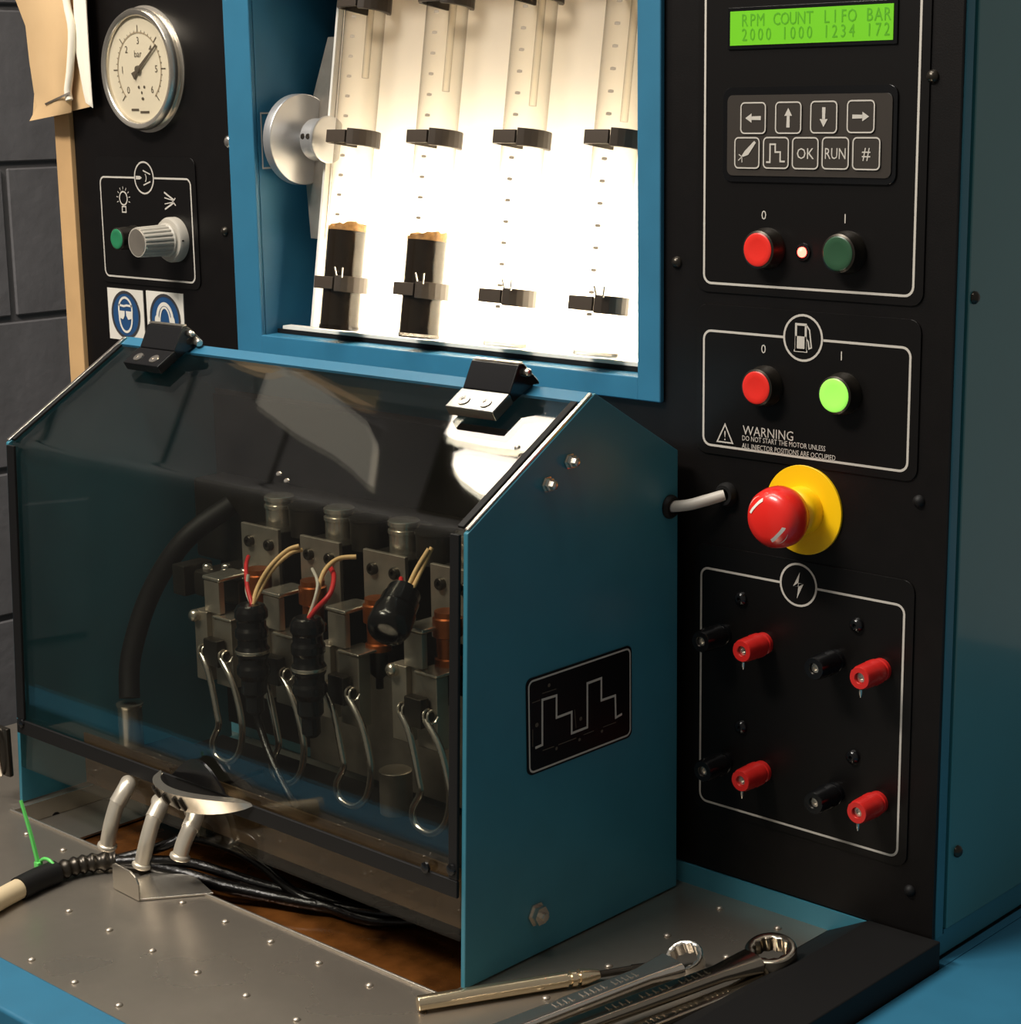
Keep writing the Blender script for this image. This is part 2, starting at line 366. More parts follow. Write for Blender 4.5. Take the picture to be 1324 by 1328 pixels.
# window frame and inner walls (blue box)
bm = B()
ol, orr, ob = -0.5885, -0.1197, 0.3555
box(bm, (ol, -0.005, ob), (WLx, 0.0, ZT), 0.0012); box(bm, (WRx, -0.005, ob), (orr, 0.0, ZT), 0.0012); box(bm, (WLx-0.001, -0.005, ob), (WRx+0.001, 0.0, WBz), 0.0012); box(bm, (WLx-0.001, -0.005, 0.692), (WRx+0.001, 0.0, ZT), 0.0012)
obj('window_frame', bm, M_blue, con)
bm = B()
box(bm, (WLx-0.003, 0.0, WBz-0.003), (WLx, 0.20, ZT)); box(bm, (WRx, 0.0, WBz-0.003), (WRx+0.003, 0.20, ZT)); box(bm, (WLx, 0.0, WBz-0.003), (WRx, 0.20, WBz)); box(bm, (WLx-0.003, 0.20, WBz-0.003), (WRx+0.003, 0.203, ZT))
box(bm, (WLx, 0.0, 0.690), (WRx, 0.20, 0.693)); obj('window_lining', bm, M_blue, con, smooth=False)  # unseen roof added to keep light off the upper lining
a = P(330, 147, 'x', WLx); b = P(342, 218, 'x', WLx); bm = B(); box(bm, (WLx, 0.003, b.z), (WLx+0.0012, 0.013, a.z), 0.0004, 1); lp = obj('latch_plate', bm, M_blue, con)
bm = B(); loop_strip(bm, [(0.003, b.z), (0.013, b.z), (0.013, a.z), (0.003, a.z)], 0.0014, side(WLx+0.0014)); obj('latch_rim', bm, M_greytube, lp)

# overlay plates with printed borders on the front panel
def zavg(*p): return sum(P(a, b, 'y', 0).z for a, b in p)/len(p)
def xavg(*p): return sum(P(a, b, 'y', 0).x for a, b in p)/len(p)
def overlay(label_, x0, x1, z0, z1, top, r=0.006, ring=None):
    bm = B(); pts = rrect(x0-0.006, x1+0.007, z0-0.006, top, 0.008)
    prism(bm, [(p[0], -0.0012, p[1]) for p in pts], (0, 0.0011, 0), 0.0003)
    pl = obj('overlay_plate', bm, M_overlay, con); ORG[pl.name] = ORG[con.name]
    bm = B(); loop_strip(bm, rrect(x0, x1, z0, z1, r), 0.0016, front(-0.00135)); obj('printed_border', bm, M_print, pl)
    if ring:
        bm = B(); pts = ell(ring[0], ring[1], ring[2]+0.0006); prism(bm, [(p[0], -0.00145, p[1]) for p in pts], (0, 0.0002, 0)); obj('emblem_ground', bm, M_overlay, pl)
        bm = B(); loop_strip(bm, ell(*ring), 0.0015, front(-0.0016)); obj('printed_ring', bm, M_print, pl)
    return pl
FY = -0.0017
# 1 display section
x0 = xavg((917, 60), (914, 330)); x1 = xavg((1196, 60), (1186, 330)); z0 = zavg((925, 368), (1170, 382))
ov1 = overlay('', x0, x1, z0, 0.70, 0.73)
# 2 fuel section
fx0 = xavg((914, 500)); fx1 = xavg((1181, 500)); fz0 = zavg((921, 577.5), (1168, 609)); fz1 = zavg((921, 428.3), (1175, 450.6))
q = P(1043, 438, 'y', 0); ov2 = overlay('', fx0, fx1, fz0, fz1, zavg((916, 397), (1185, 411)), ring=(q.x, q.z, 0.0150))
# 3 electrical section
ex0 = xavg((911, 760), (909, 1020)); ex1 = xavg((1172, 800), (1167, 1090)); ez0 = zavg((919.6, 1039.8), (1158, 1108)); ez1 = zavg((918, 736.6), (1165, 783))
q3 = P(1037, 758, 'y', 0); ov3 = overlay('', ex0, ex1, ez0, ez1, zavg((915, 705), (1175, 752)), ring=(q3.x, q3.z, 0.0145))
# 4 left section
lx0 = xavg((132, 240), (138, 350)); lx1 = xavg((249, 245), (254, 355)); lz0 = zavg((142, 357.5), (250, 366)); lz1 = zavg((135, 229.5), (245, 232))
q4 = P(188.5, 230.5, 'y', 0); ov4 = overlay('', lx0, lx1, lz0, lz1, zavg((215, 204)), ring=(q4.x, q4.z, 0.0140))
# emblems
bm = B(); s = 0.0175*0.62; cx, cz = q.x, q.z
F = front(FY)
loop_strip(bm, [(cx-0.0055, cz-0.008), (cx-0.0055, cz+0.0088), (cx+0.0022, cz+0.0088), (cx+0.0022, cz-0.008)], 0.0016, F)
poly2(bm, [(cx-0.0060, cz-0.009), (cx+0.0027, cz-0.009), (cx+0.0027, cz+0.001), (cx-0.0060, cz+0.001)], F)
poly2(bm, [(cx-0.0070, cz-0.0095), (cx+0.0037, cz-0.0095), (cx+0.0037, cz-0.008), (cx-0.0070, cz-0.008)], F)
loop_strip(bm, [(cx+0.0027, cz+0.0085), (cx+0.0052, cz+0.0055), (cx+0.0068, cz-0.006), (cx+0.0050, cz-0.0068), (cx+0.0042, cz-0.002), (cx+0.0027, cz-0.0005)], 0.0010, F, False)
obj('fuel_pump_emblem', bm, M_print, ov2)
cx, cz = q3.x, q3.z; bm = B()
poly2(bm, [(cx+0.0012, cz+0.0092), (cx-0.0042, cz-0.0015), (cx-0.0004, cz-0.0010)], F); poly2(bm, [(cx-0.0010, cz-0.0098), (cx+0.0042, cz+0.0012), (cx+0.0004, cz+0.0012)], F)
poly2(bm, [(cx-0.0042, cz-0.0015), (cx+0.0004, cz-0.0010), (cx+0.0042, cz+0.0012), (cx+0.0, cz+0.0015)], F)
obj('lightning_emblem', bm, M_print, ov3)
cx, cz = q4.x, q4.z; bm = B()
poly2(bm, [(cx-0.0120, cz-0.0016), (cx-0.0060, cz-0.0016), (cx-0.0030, cz), (cx-0.0060, cz+0.0016), (cx-0.0120, cz+0.0016)], F)
for sg in (1, -1): loop_strip(bm, [(cx-0.0010, cz+sg*0.0065), (cx+0.0095, cz+sg*0.0032)], 0.0012, F, False)
loop_strip(bm, ell(cx-0.001, cz, 0.0045, n=10, a0=-50, a1=50), 0.0010, F, False)
bq = P(162, 257, 'y', 0); cx, cz = bq.x, bq.z
loop_strip(bm, ell(cx, cz, 0.0058, 0.0060), 0.0014, F); loop_strip(bm, [(cx-0.0026, cz-0.0125), (cx+0.0030, cz-0.0125), (cx+0.0030, cz-0.0075), (cx-0.0026, cz-0.0075)], 0.0012, F)
for k in range(9):
    a = math.radians(-20+220*k/8.0)
    loop_strip(bm, [(cx+0.0080*math.cos(a), cz+0.0080*math.sin(a)), (cx+0.0105*math.cos(a), cz+0.0105*math.sin(a))], 0.0007, F, False)
sq = P(222, 261, 'y', 0); cx, cz = sq.x, sq.z
for dz, dz2, wd in ((0.0078, 0.0015, 0.0016), (0.0030, 0.0008, 0.0009), (-0.0025, -0.0006, 0.0009), (-0.0072, -0.0012, 0.0016)):
    loop_strip(bm, [(cx-0.0075, cz+dz), (cx+0.0055, cz+dz2)], wd, F, False)
loop_strip(bm, [(cx+0.0085, cz+0.0030), (cx+0.0045, cz), (cx+0.0085, cz-0.0035)], 0.0012, F, False)
obj('printed_symbols', bm, M_print, ov4)
bm = B()
for s_, px, py, ov in (('0', 357/2.916+870, 812/2.916+4, 1), ('1', 664/2.916+870, 826/2.916+4, 1)):
    g = P(px, py, 'y', 0); text_bm(bm, s_, 0.0085, F, g.x, g.z-0.001)
obj('printed_numerals', bm, M_print, ov1)
bm = B()
for s_, px, py in (('0', 992, 452), ('1', 1093, 461)):
    g = P(px, py, 'y', 0); text_bm(bm, s_, 0.0085, F, g.x, g.z-0.003)
obj('printed_numerals', bm, M_print, ov2)
bm = B(); a = P(965, 562, 'y', 0); text_bm(bm, 'WARNING', 0.0092, F, a.x, a.z-0.0005, 'LEFT', 0.94)
a = P(964, 569.5, 'y', 0); text_bm(bm, 'DO NOT START THE MOTOR UNLESS', 0.0050, F, a.x, a.z-0.0005, 'LEFT', 0.80)
a = P(964, 578.5, 'y', 0); text_bm(bm, 'ALL INJECTOR POSITIONS ARE OCCUPIED', 0.0050, F, a.x, a.z-0.0010, 'LEFT', 0.80)
a = P(942, 562, 'y', 0); loop_strip(bm, [(a.x-0.0065, a.z-0.006), (a.x+0.0065, a.z-0.006), (a.x, a.z+0.0065)], 0.0010, F)
text_bm(bm, '!', 0.0095, F, a.x, a.z-0.0045)
obj('printed_warning', bm, M_print, ov2)

# ------------------------------------------------------------------ pressure gauge
g = P(181, 90, 'y', -0.0085); R = (P(178, 8, 'y', -0.012).z-P(178, 168, 'y', -0.012).z)/2
t = thing('pressure_gauge', 'round cream-faced pressure gauge in a polished steel bezel on the black panel', 'gauge', (g.x, 0, g.z))
c0 = V((g.x, -0.0002, g.z))
bm = B(); lathe(bm, [(R*1.04, 0), (R*1.04, 0.0015), (R*0.98, 0.0025), (R*0.98, 0.0055), (R, 0.0065), (R*1.0, 0.0100), (R*0.965, 0.0130), (R*0.90, 0.0125), (R*0.87, 0.0110), (R*0.87, 0.0080), (R*0.86, 0.0080)], c0, (0, -1, 0), 64); obj('bezel', bm, M_satin, t)
bm = B(); lathe(bm, [(R*0.868, 0.0081), (R*0.868, 0.0085), (0, 0.0085)], c0, (0, -1, 0), 64); dial = obj('dial', bm, M_dial, t)
D = front(c0.y-0.0088); bm = B(); bm2 = B()
loop_strip(bm2, ell(g.x, g.z, R*0.60, n=48, a0=-48, a1=228), 0.0013, D, False); obj('scale_arc', bm2, M_ink2, dial)
for k in range(31):
    a = math.radians(225-270*k/30); r1 = R*0.60; r2 = R*(0.72 if k % 5 == 0 else 0.64)
    loop_strip(bm, [(g.x+r1*math.cos(a), g.z+r1*math.sin(a)), (g.x+r2*math.cos(a), g.z+r2*math.sin(a))], 0.0006 if k % 5 else 0.0010, D, False)
for k in range(7):
    a = math.radians(225-270*k/6); text_bm(bm, str(k), 0.0088, D, g.x+R*0.47*math.cos(a), g.z+R*0.47*math.sin(a)-0.003)
text_bm(bm, 'bar', 0.0085, D, g.x-0.001, g.z+R*0.20)
for dx, dz, wd in ((-0.002, -0.29, 0.003), (0.006, -0.29, 0.003), (0.002, -0.38, 0.0025), (0.003, -0.48, 0.004)): poly2(bm, ell(g.x+dx, g.z+R*dz, wd/2, 0.0014, 10), D)
for dx, dz, wd in ((-0.009, -0.66, 0.011), (0.005, -0.70, 0.013)): poly2(bm, [(g.x+dx-wd/2, g.z+R*dz-0.001), (g.x+dx+wd/2, g.z+R*dz-0.001), (g.x+dx+wd/2, g.z+R*dz+0.001), (g.x+dx-wd/2, g.z+R*dz+0.001)], D)
obj('dial_print', bm, M_ink, dial)
tip = P(202, 58, 'y', -0.0100); tl = P(174, 100, 'y', -0.0100); dv = (tip-tl); pv = V((g.x, -0.0100, g.z)); dv = V((tip.x-pv.x, 0, tip.z-pv.z)).normalized(); nv = V((-dv.z, 0, dv.x)); ln = (tip-pv).length
bm = B(); prism(bm, [pv-dv*0.010+nv*0.0035, pv-dv*0.010-nv*0.0035, pv-dv*0.004-nv*0.0016, pv+dv*ln-nv*0.0007, pv+dv*ln+nv*0.0007, pv-dv*0.004+nv*0.0016], (0, -0.0006, 0))
lathe(bm, [(0.0035, 0), (0.003, 0.0015), (0, 0.0018)], pv+V((0, -0.0004, 0)), (0, -1, 0), 16); obj('needle', bm, M_ink, t)
bm = B(); lathe(bm, [(R*0.868, 0.0110), (R*0.86, 0.0116), (0, 0.0122)], c0, (0, -1, 0), 64, close=False); obj('glass', bm, M_lens, t)

# ------------------------------------------------------------------ push buttons, knob, lamp
def button(px, py, lens, label, lit=False, long=0.013, rr=0.0120):
    q = P(px, py, 'y', -long); t = thing('push_button', label, 'button', (q.x, 0, q.z), 'round push buttons on the console')
    o = V((q.x, -0.0013, q.z))
    bm = B(); lathe(bm, [(rr*1.16, 0), (rr*1.16, 0.0028), (rr*1.08, 0.0040), (rr*1.04, long-0.0035), (rr*1.04, long-0.0022), (rr*0.93, long-0.0016), (rr*0.93, long-0.003)], o, (0, -1, 0), 32); obj('bezel', bm, M_darkmetal if not lit else M_satin, t)
    bm = B(); lathe(bm, [(rr*0.92, long-0.0034), (rr*0.92, long-0.0014), (rr*0.82, long-0.0006), (rr*0.55, long-0.0010), (0, long-0.0012)], o, (0, -1, 0), 32); obj('lens', bm, lens, t)
button(982, 324, M_redbtn, 'red push button below the keypad, left of the glowing red lamp')
button(1086, 329, M_green, 'dark green unlit push button below the keypad, right of the glowing red lamp')
button(980, 503, M_redbtn, 'red push button in the fuel pump section of the panel')
button(1081, 513, M_lit, 'bright green lit push button in the fuel pump section of the panel')
button(151, 310, M_green2, 'small green push button beside the grey knob on the left panel', long=0.022, rr=0.0098)
q = P(1041, 327, 'y', -0.002); t = thing('indicator_lamp', 'tiny glowing red indicator lamp between red and dark green buttons', 'lamp', (q.x, 0, q.z))
bm = B(); lathe(bm, [(0.0060, 0), (0.0056, 0.0012), (0.0036, 0.0016), (0.0036, 0.0012)], (q.x, -0.0013, q.z), (0, -1, 0), 20); obj('collar', bm, M_gloss, t)
bm = B(); lathe(bm, [(0.0034, 0.0010), (0.0034, 0.0020), (0.0022, 0.0036), (0, 0.0042)], (q.x, -0.0013, q.z), (0, -1, 0), 16); obj('lens', bm, M_led, t)
# knob
kb = P(222, 311, 'y', -0.006); t = thing('control_knob', 'grey fluted control knob with a notched collar on the left panel', 'knob', (kb.x, 0, kb.z))
o = V((kb.x, -0.0013, kb.z)); bm = B()
lathe(bm, [(0.0200, 0), (0.0200, 0.006), (0.0185, 0.0085), (0.0150, 0.0090)], o, (0, -1, 0), 40); obj('collar', bm, M_knob, t)
bm = B(); box(bm, (kb.x+0.0135, -0.0088, kb.z-0.0006), (kb.x+0.0202, -0.0072, kb.z+0.0006)); obj('notch', bm, M_rubber, t)
bm = B(); a, ax, ay = frame_of((0, -1, 0)); n = 60; rings = []
for h, rr, fl in ((0.0090, 0.0150, 0), (0.0110, 0.0150, 0.0), (0.0120, 0.0140, 1), (0.040, 0.0132, 1), (0.0415, 0.0128, 0)):
    rings.append([bm.verts.new(o+a*h+(ax*math.cos(2*math.pi*i/n)+ay*math.sin(2*math.pi*i/n))*(rr-(0.0009 if fl and (i % 3 == 0) else 0))) for i in range(n)])
for p_, q_ in zip(rings, rings[1:]):
    for i in range(n): bm.faces.new((p_[i], q_[i], q_[(i+1) % n], p_[(i+1) % n]))
bm.faces.new(rings[0]); bm.faces.new(rings[-1]); obj('grip', bm, M_knob, t, ang=25)
bm = B(); lathe(bm, [(0.0118, 0.0416), (0.0116, 0.0420), (0, 0.0421)], o, (0, -1, 0), 32); obj('cap', bm, M_greymetal, t)

# ------------------------------------------------------------------ emergency stop
t = thing('emergency_stop', 'red mushroom emergency stop button on a round yellow disc', 'button', (0, 0, 0.2943))
o = V((0, -0.0002, 0.2943))
bm = B(); lathe(bm, [(0.0305, 0), (0.0305, 0.0016), (0.0300, 0.0020), (0, 0.0020)], o, (0, -1, 0), 56); obj('yellow_disc', bm, M_yellow, t)
bm = B(); lathe(bm, [(0.0165, 0.0021), (0.0165, 0.010), (0.0150, 0.0135), (0.0120, 0.0150), (0.0120, 0.022)], o, (0, -1, 0), 40); obj('yellow_collar', bm, M_yellow, t)
bm = B(); lathe(bm, [(0.0110, 0.0205), (0.0150, 0.0195), (0.0190, 0.0215), (0.0206, 0.0260), (0.0206, 0.0310), (0.0195, 0.0370), (0.0165, 0.0412), (0.0110, 0.0432), (0, 0.0436)], o, (0, -1, 0), 44); mh = obj('mushroom_head', bm, M_red, t, ang=60)
def headpt(a, r):  # front dome of the head
    h = 0.0436-0.0005-(max(0, r-0.0085)/0.0120)**2*0.0066+0.0007
    return o+V((r*math.cos(a), -h, r*math.sin(a)))
bm = B()
for a0 in (105, 225+60):
    pr = None
    for k in range(13):
        a = math.radians(a0+62*k/12.0); wd = 0.0018+0.0012*math.sin(math.pi*k/12)
        c = (bm.verts.new(headpt(a, 0.0145-wd)), bm.verts.new(headpt(a, 0.0145+wd)))
        if pr: bm.faces.new((pr[0], pr[1], c[1], c[0]))
        pr = c
obj('turn_arrows', bm, M_white, mh)

# ------------------------------------------------------------------ LCD and keypad
a = P(950.5, 37, 'y', 0); b = P(1162, 28, 'y', 0); ztop = zavg((951.6, 15.4), (1162, 4.1)); zbot = zavg((949.6, 59), (1162.2, 52.1))
t = thing('display_screen', 'backlit green two-line display with dark digits at the top of the panel', 'display', (a.x, 0, zbot))
bm = B(); box(bm, (a.x-0.0025, -0.0026, zbot-0.0025), (b.x+0.0025, -0.0013, ztop+0.0025), 0.0004, 1); obj('surround', bm, M_gloss, t)
bm = B(); box(bm, (a.x, -0.0031, zbot), (b.x, -0.0027, ztop)); scr = obj('screen', bm, M_lcd, t, smooth=False)
bm = B(); W = b.x-a.x; cw = W*0.0512; H = ztop-zbot
for row, s_ in ((0, ' RPM COUNT LIFO BAR'), (1, ' 2000 1000 1234 172')):
    for i, ch in enumerate(s_):
        if ch != ' ': text_bm(bm, ch, H*0.52, front(-0.0033), a.x+W*0.018+cw*(i+0.5), zbot+H*(0.55 if row == 0 else 0.13), 'CENTER', 0.80)
obj('display_text', bm, M_lcdtext, scr)
kx0 = xavg((947, 180)); kx1 = xavg((1160, 180)); kz1 = zavg((948, 124), (1160, 120)); kz0 = zavg((945, 227), (1153, 231))
t = thing('membrane_keypad', 'grey-brown keypad of nine outlined keys with arrows and OK and RUN', 'keypad', (kx0, 0, kz0))
bm = B(); prism(bm, [(p[0], -0.0026, p[1]) for p in rrect(kx0-0.004, kx1+0.003, kz0-0.004, kz1+0.005, 0.006)], (0, 0.0013, 0), 0.0005); obj('surround', bm, M_gloss, t)
bm = B(); prism(bm, [(p[0], -0.0034, p[1]) for p in rrect(kx0, kx1, kz0, kz1, 0.004)], (0, 0.0007, 0), 0.0002); obj('membrane', bm, M_keypad, t)
K = front(-0.0043)
def key(px, py, sym):
    c = P(px, py, 'y', 0); x, z = c.x, c.z; h = 0.0098
    bm = B(); prism(bm, [(p[0], -0.0040, p[1]) for p in rrect(x-h-0.0003, x+h+0.0003, z-h-0.0003, z+h+0.0003, 0.003)], (0, 0.0005, 0)); k = obj('key', bm, M_keypad, t)
    bm = B(); loop_strip(bm, rrect(x-h, x+h, z-h, z+h, 0.0028), 0.0009, K)
    if sym in 'LRUD':
        dx, dz = {'L': (-1, 0), 'R': (1, 0), 'U': (0, 1), 'D': (0, -1)}[sym]; f = lambda u, v: (x+dx*u-dz*v, z+dz*u+dx*v)
        poly2(bm, [f(0.0062, 0), f(0.0012, 0.0030), f(0.0012, -0.0030)], K); poly2(bm, [f(0.0013, 0.0011), f(-0.0062, 0.0013), f(-0.0062, -0.0013), f(0.0013, -0.0011)], K)
    elif sym == 'inj':
        poly2(bm, [(x+0.0072, z+0.0066), (x+0.0058, z+0.0078), (x-0.0018, z+0.0012), (x-0.0044, z-0.0022), (x-0.0030, z-0.0026), (x+0.0012, z-0.0012)], K)
        for e in ((-0.0066, -0.0010), (-0.0070, -0.0050), (-0.0040, -0.0062)): loop_strip(bm, [(x-0.0040, z-0.0026), (x+e[0], z+e[1])], 0.0006, K, False)
    elif sym == 'wave':
        loop_strip(bm, [(x-0.0076, z-0.0060), (x-0.0046, z-0.0060), (x-0.0046, z+0.0055), (x-0.0005, z+0.0055), (x-0.0005, z+0.0005), (x+0.0035, z+0.0005), (x+0.0035, z-0.0055), (x+0.0072, z-0.0055)], 0.0011, K, False)
    else: text_bm(bm, sym, 0.0100 if sym != '#' else 0.0115, K, x, z-0.0036, 'CENTER', 0.92 if sym != 'RUN' else 0.80)
    obj('key_print', bm, M_print, k)
for px, py, sy in ((981.5, 153, 'L'), (1027, 152.5, 'U'), (1073, 151.8, 'D'), (1121, 151, 'R'), (973.5, 198, 'inj'), (1011, 198, 'wave'), (1049, 198.5, 'OK'), (1088, 198.5, 'RUN'), (1128, 199, '#')): key(px, py, sy)

# ------------------------------------------------------------------ binding posts
def post(bx, by, red, label):
    c = P(bx, by, 'y', -0.001); t = thing('binding_post', label, 'terminal', (c.x, 0, c.z), 'red terminal posts' if red else 'black terminal posts')
    o = V((c.x, -0.0013, c.z)); m = M_redpost if red else M_gloss
    bm = B(); lathe(bm, [(0.0078, 0), (0.0078, 0.003), (0.0068, 0.0034), (0.0068, 0.006)], o, (0, -1, 0), 24); obj('base', bm, m, t)
    bm = B(); n = 24; a, ax, ay = frame_of((0, -1, 0)); rings = []
    for h, rr, fl in ((0.0060, 0.0074, 0), (0.0066, 0.0086, 0), (0.0125, 0.0086, 1), (0.0135, 0.0078, 0), (0.0145, 0.0084, 1), (0.0250, 0.0080, 1), (0.0262, 0.0072, 0), (0.0262, 0.0038, 0), (0.0225, 0.0036, 0)):
        rings.append([bm.verts.new(o+a*h+(ax*math.cos(2*math.pi*i/n)+ay*math.sin(2*math.pi*i/n))*(rr-(0.0006 if fl and i % 2 else 0))) for i in range(n)])
    for p_, q_ in zip(rings, rings[1:]):
        for i in range(n): bm.faces.new((p_[i], q_[i], q_[(i+1) % n], p_[(i+1) % n]))
    bm.faces.new(rings[0]); bm.faces.new(rings[-1]); obj('cap', bm, m, t)
    bm = B(); lathe(bm, [(0.0035, 0.0226), (0.0033, 0.0240), (0.0018, 0.0241), (0.0018, 0.0228)], o, (0, -1, 0), 14); obj('socket', bm, M_satin, t)
    if red:
        e = o+V((-0.001, -0.0225, -0.0086)); bm = B(); lathe(bm, [(0.0013, 0), (0.0011, 0.003), (0.0003, 0.0055)], e, (0, 0, -1), 8); obj('pin', bm, M_satin, t)
for k, (rx, ry, bx, by) in enumerate(((991, 834, 938, 822), (1143, 868, 1084, 856), (989, 1000, 940, 988), (1139, 1040, 1083, 1028))):
    nm = ('upper left', 'upper right', 'lower left', 'lower right')[k]
    post(rx, ry, True, f'red ribbed terminal post, {nm} pair of the electrical section')
    post(bx, by, False, f'black ribbed terminal post, {nm} pair of the electrical section')
for k, (px, py) in enumerate(((962, 776), (1112, 810), (962, 942), (1107, 981))):
    nm = ('upper left', 'upper right', 'lower left', 'lower right')[k]
    c = P(px, py, 'y', -0.001); bm = B(); lathe(bm, [(0.0050, 0), (0.0048, 0.0022), (0.0030, 0.0036), (0.0014, 0.0036), (0.0012, 0.0020)], (c.x, -0.0013, c.z), (0, -1, 0), 18)
    tag(obj('signal_socket', bm, M_gloss, None), f'small black round socket above the {nm} pair of terminal posts', 'socket', 'small black sockets')

# ------------------------------------------------------------------ safety signs
def sign(px0, px1, py0, py1, label, kind):
    x0 = P(px0, (py0+py1)/2, 'y', 0).x; x1 = P(px1, (py0+py1)/2, 'y', 0).x
    z1 = P((px0+px1)/2, py0, 'y', 0).z; z0 = P((px0+px1)/2, py1, 'y', 0).z
    t = thing('safety_sign', label, 'sign', (x0, 0, z0)); cx, cz = (x0+x1)/2, (z0+z1)/2; hx, hz = (x1-x0)/2, (z1-z0)/2
    bm = B(); box(bm, (x0, -0.0008, z0), (x1, -0.0001, z1)); obj('sticker', bm, M_signw, t, smooth=False)
    A, Bq, Cq = front(-0.0010), front(-0.0012), front(-0.0014); r = min(hx, hz)*0.93
    bm = B(); poly2(bm, ell(cx, cz, r*0.90), A); obj('blue_disc', bm, M_signb, t, smooth=False)
    bm = B(); loop_strip(bm, ell(cx, cz, r*0.95), r*0.12, Bq); obj('dark_ring', bm, M_signk, t, smooth=False)
    bm = B()
    if kind == 'goggles':
        loop_strip(bm, ell(cx, cz+r*0.22, r*0.46, r*0.50, 14, 0, 180)+ell(cx, cz-r*0.10, r*0.44, r*0.62, 16, 180, 360), r*0.10, Cq)
        for s_ in (-1, 1): poly2(bm, [(cx+s_*r*0.04, cz+r*0.16), (cx+s_*r*0.50, cz+r*0.16), (cx+s_*r*0.46, cz-r*0.14), (cx+s_*r*0.18, cz-r*0.20), (cx+s_*r*0.06, cz-r*0.04)], front(-0.0016))
        loop_strip(bm, [(cx-r*0.46, cz+r*0.40), (cx-r*0.1, cz+r*0.36), (cx+r*0.1, cz+r*0.40), (cx+r*0.46, cz+r*0.38)], r*0.09, Cq, False)
    else:
        loop_strip(bm, ell(cx, cz-r*0.02, r*0.50, r*0.62, 18, 0, 180), r*0.15, Cq, False)
        loop_strip(bm, ell(cx, cz-r*0.12, r*0.34, r*0.58, 22), r*0.09, Cq)
        for s_ in (-1, 1): poly2(bm, ell(cx+s_*r*0.50, cz-r*0.10, r*0.16, r*0.24, 14), front(-0.0016))
    obj('pictogram', bm, M_signw, t, smooth=False)
sign(142, 187.5, 375, 441, 'blue and white safety sign of a head wearing goggles', 'goggles')
sign(192, 239.5, 379, 448, 'blue and white ear protection sign, partly behind the black hinge', 'ears')

# ------------------------------------------------------------------ grey cable hood to panel
XH = -0.0975
c1 = P(868, 657, 'x', XH); c2 = P(943, 641, 'y', -0.001)
t = thing('grey_cable', 'short grey cable between black grommets, from the hood side into the panel', 'cable', (c1.x, c1.y, c1.z))
bm = B(); d = V((c2.x, -0.004, c2.z)); tube(bm, [c1+V((0.0012, 0, 0)), c1.lerp(d, 0.35)+V((0.002, -0.002, -0.001)), c1.lerp(d, 0.7)+V((0, -0.003, -0.001)), d], 0.0040, 12); obj('sheath', bm, M_greytube, t)
bm = B(); lathe(bm, [(0.0085, 0.0003), (0.0085, 0.002), (0.0070, 0.0040), (0.0046, 0.0040), (0.0042, 0.0003)], c1, (1, 0, 0), 20); obj('grommet', bm, M_rubber, t)
bm = B(); lathe(bm, [(0.0085, 0.0003), (0.0085, 0.003), (0.0070, 0.0060), (0.0046, 0.0060), (0.0042, 0.0003)], V((c2.x, 0, c2.z)), (0, -1, 0), 20); obj('grommet', bm, M_rubber, t)

# ------------------------------------------------------------------ measuring rack behind the window
BY, BZ = 0.02, 0.3795; UP = V((0, 0.1577, 0.9875)); NB = V((0, -0.9875, 0.1577))   # board up and outward normal
def bp(x, s, off=0.0): return V((x, BY, BZ))+UP*s+NB*off
def PBd(px, py, off=0.0): return PP(px, py, bp(0, 0, off), NB)
rack = thing('measuring_rack', 'tilted white backlit board with tube clips inside the blue window box', 'rack', (-0.33, BY, BZ))
BX0, BX1 = -0.5107, -0.1440; SH = 0.3080
bm = B(); vs = [bm.verts.new(bp(x, s)) for x, s in ((BX0, 0.001), (BX1, 0.001), (BX1, SH), (BX0, SH))]; bm.faces.new(vs)
obj('board', bm, M_opal, rack, smooth=False)
bm = B()
for x in (BX0-0.0012, BX1): prism(bm, [bp(x, 0.0005, -0.0025), bp(x, 0.30, -0.0025), V((x, 0.185, bp(x, 0.30).z)), V((x, 0.185, BZ))], (0.0012, 0, 0))
box(bm, (BX0, 0.186, BZ), (BX1, 0.188, bp(0, 0.30).z)); box(bm, (BX0, bp(0, 0.30).y+0.003, bp(0, 0.30).z), (BX1, 0.186, bp(0, 0.30).z+0.002)); box(bm, (BX0, BY+0.003, BZ-0.002), (BX1, 0.186, BZ-0.0002))
obj('light_box', bm, M_greymetal, rack, smooth=False)
bm = B(); prism(bm, [bp(BX0-0.003, 0), bp(BX0-0.0002, 0), bp(BX0-0.0002, SH), bp(BX0-0.003, SH)], NB*0.006, 0.0005); obj('edge_strip', bm, M_white, rack)
bm = B(); box(bm, (WLx+0.007, 0.0130, BZ-0.003), (BX1, 0.0225, BZ-0.0002)); obj('ledge', bm, M_white, rack, smooth=False)
bm = B(); box(bm, (WLx+0.001, 0.0120, WBz+0.0002), (BX1, 0.0140, BZ-0.0031)); obj('dark_gap_strip', bm, M_rubber, rack, smooth=False)  # black strip stands in for the dark gap under the ledge
pts = [PBd(px, py, -0.001) for px, py in ((447, 47), (425, 48), (402, 140), (394, 205), (403, 309), (424, 311))]
bm = B(); prism(bm, pts, -NB*0.002, 0.0003); pl = obj('side_plate', bm, M_greymetal, rack)
for px, py in ((436, 83), (433, 113), (421, 243), (419, 275)):
    c = PBd(px, py, -0.001); bm = B(); lathe(bm, [(0.0022, 0), (0.0018, 0.001), (0, 0.0012)], c, NB, 10); obj('screw', bm, M_darkmetal, pl)
dc = P(396, 181, 'x', -0.532)
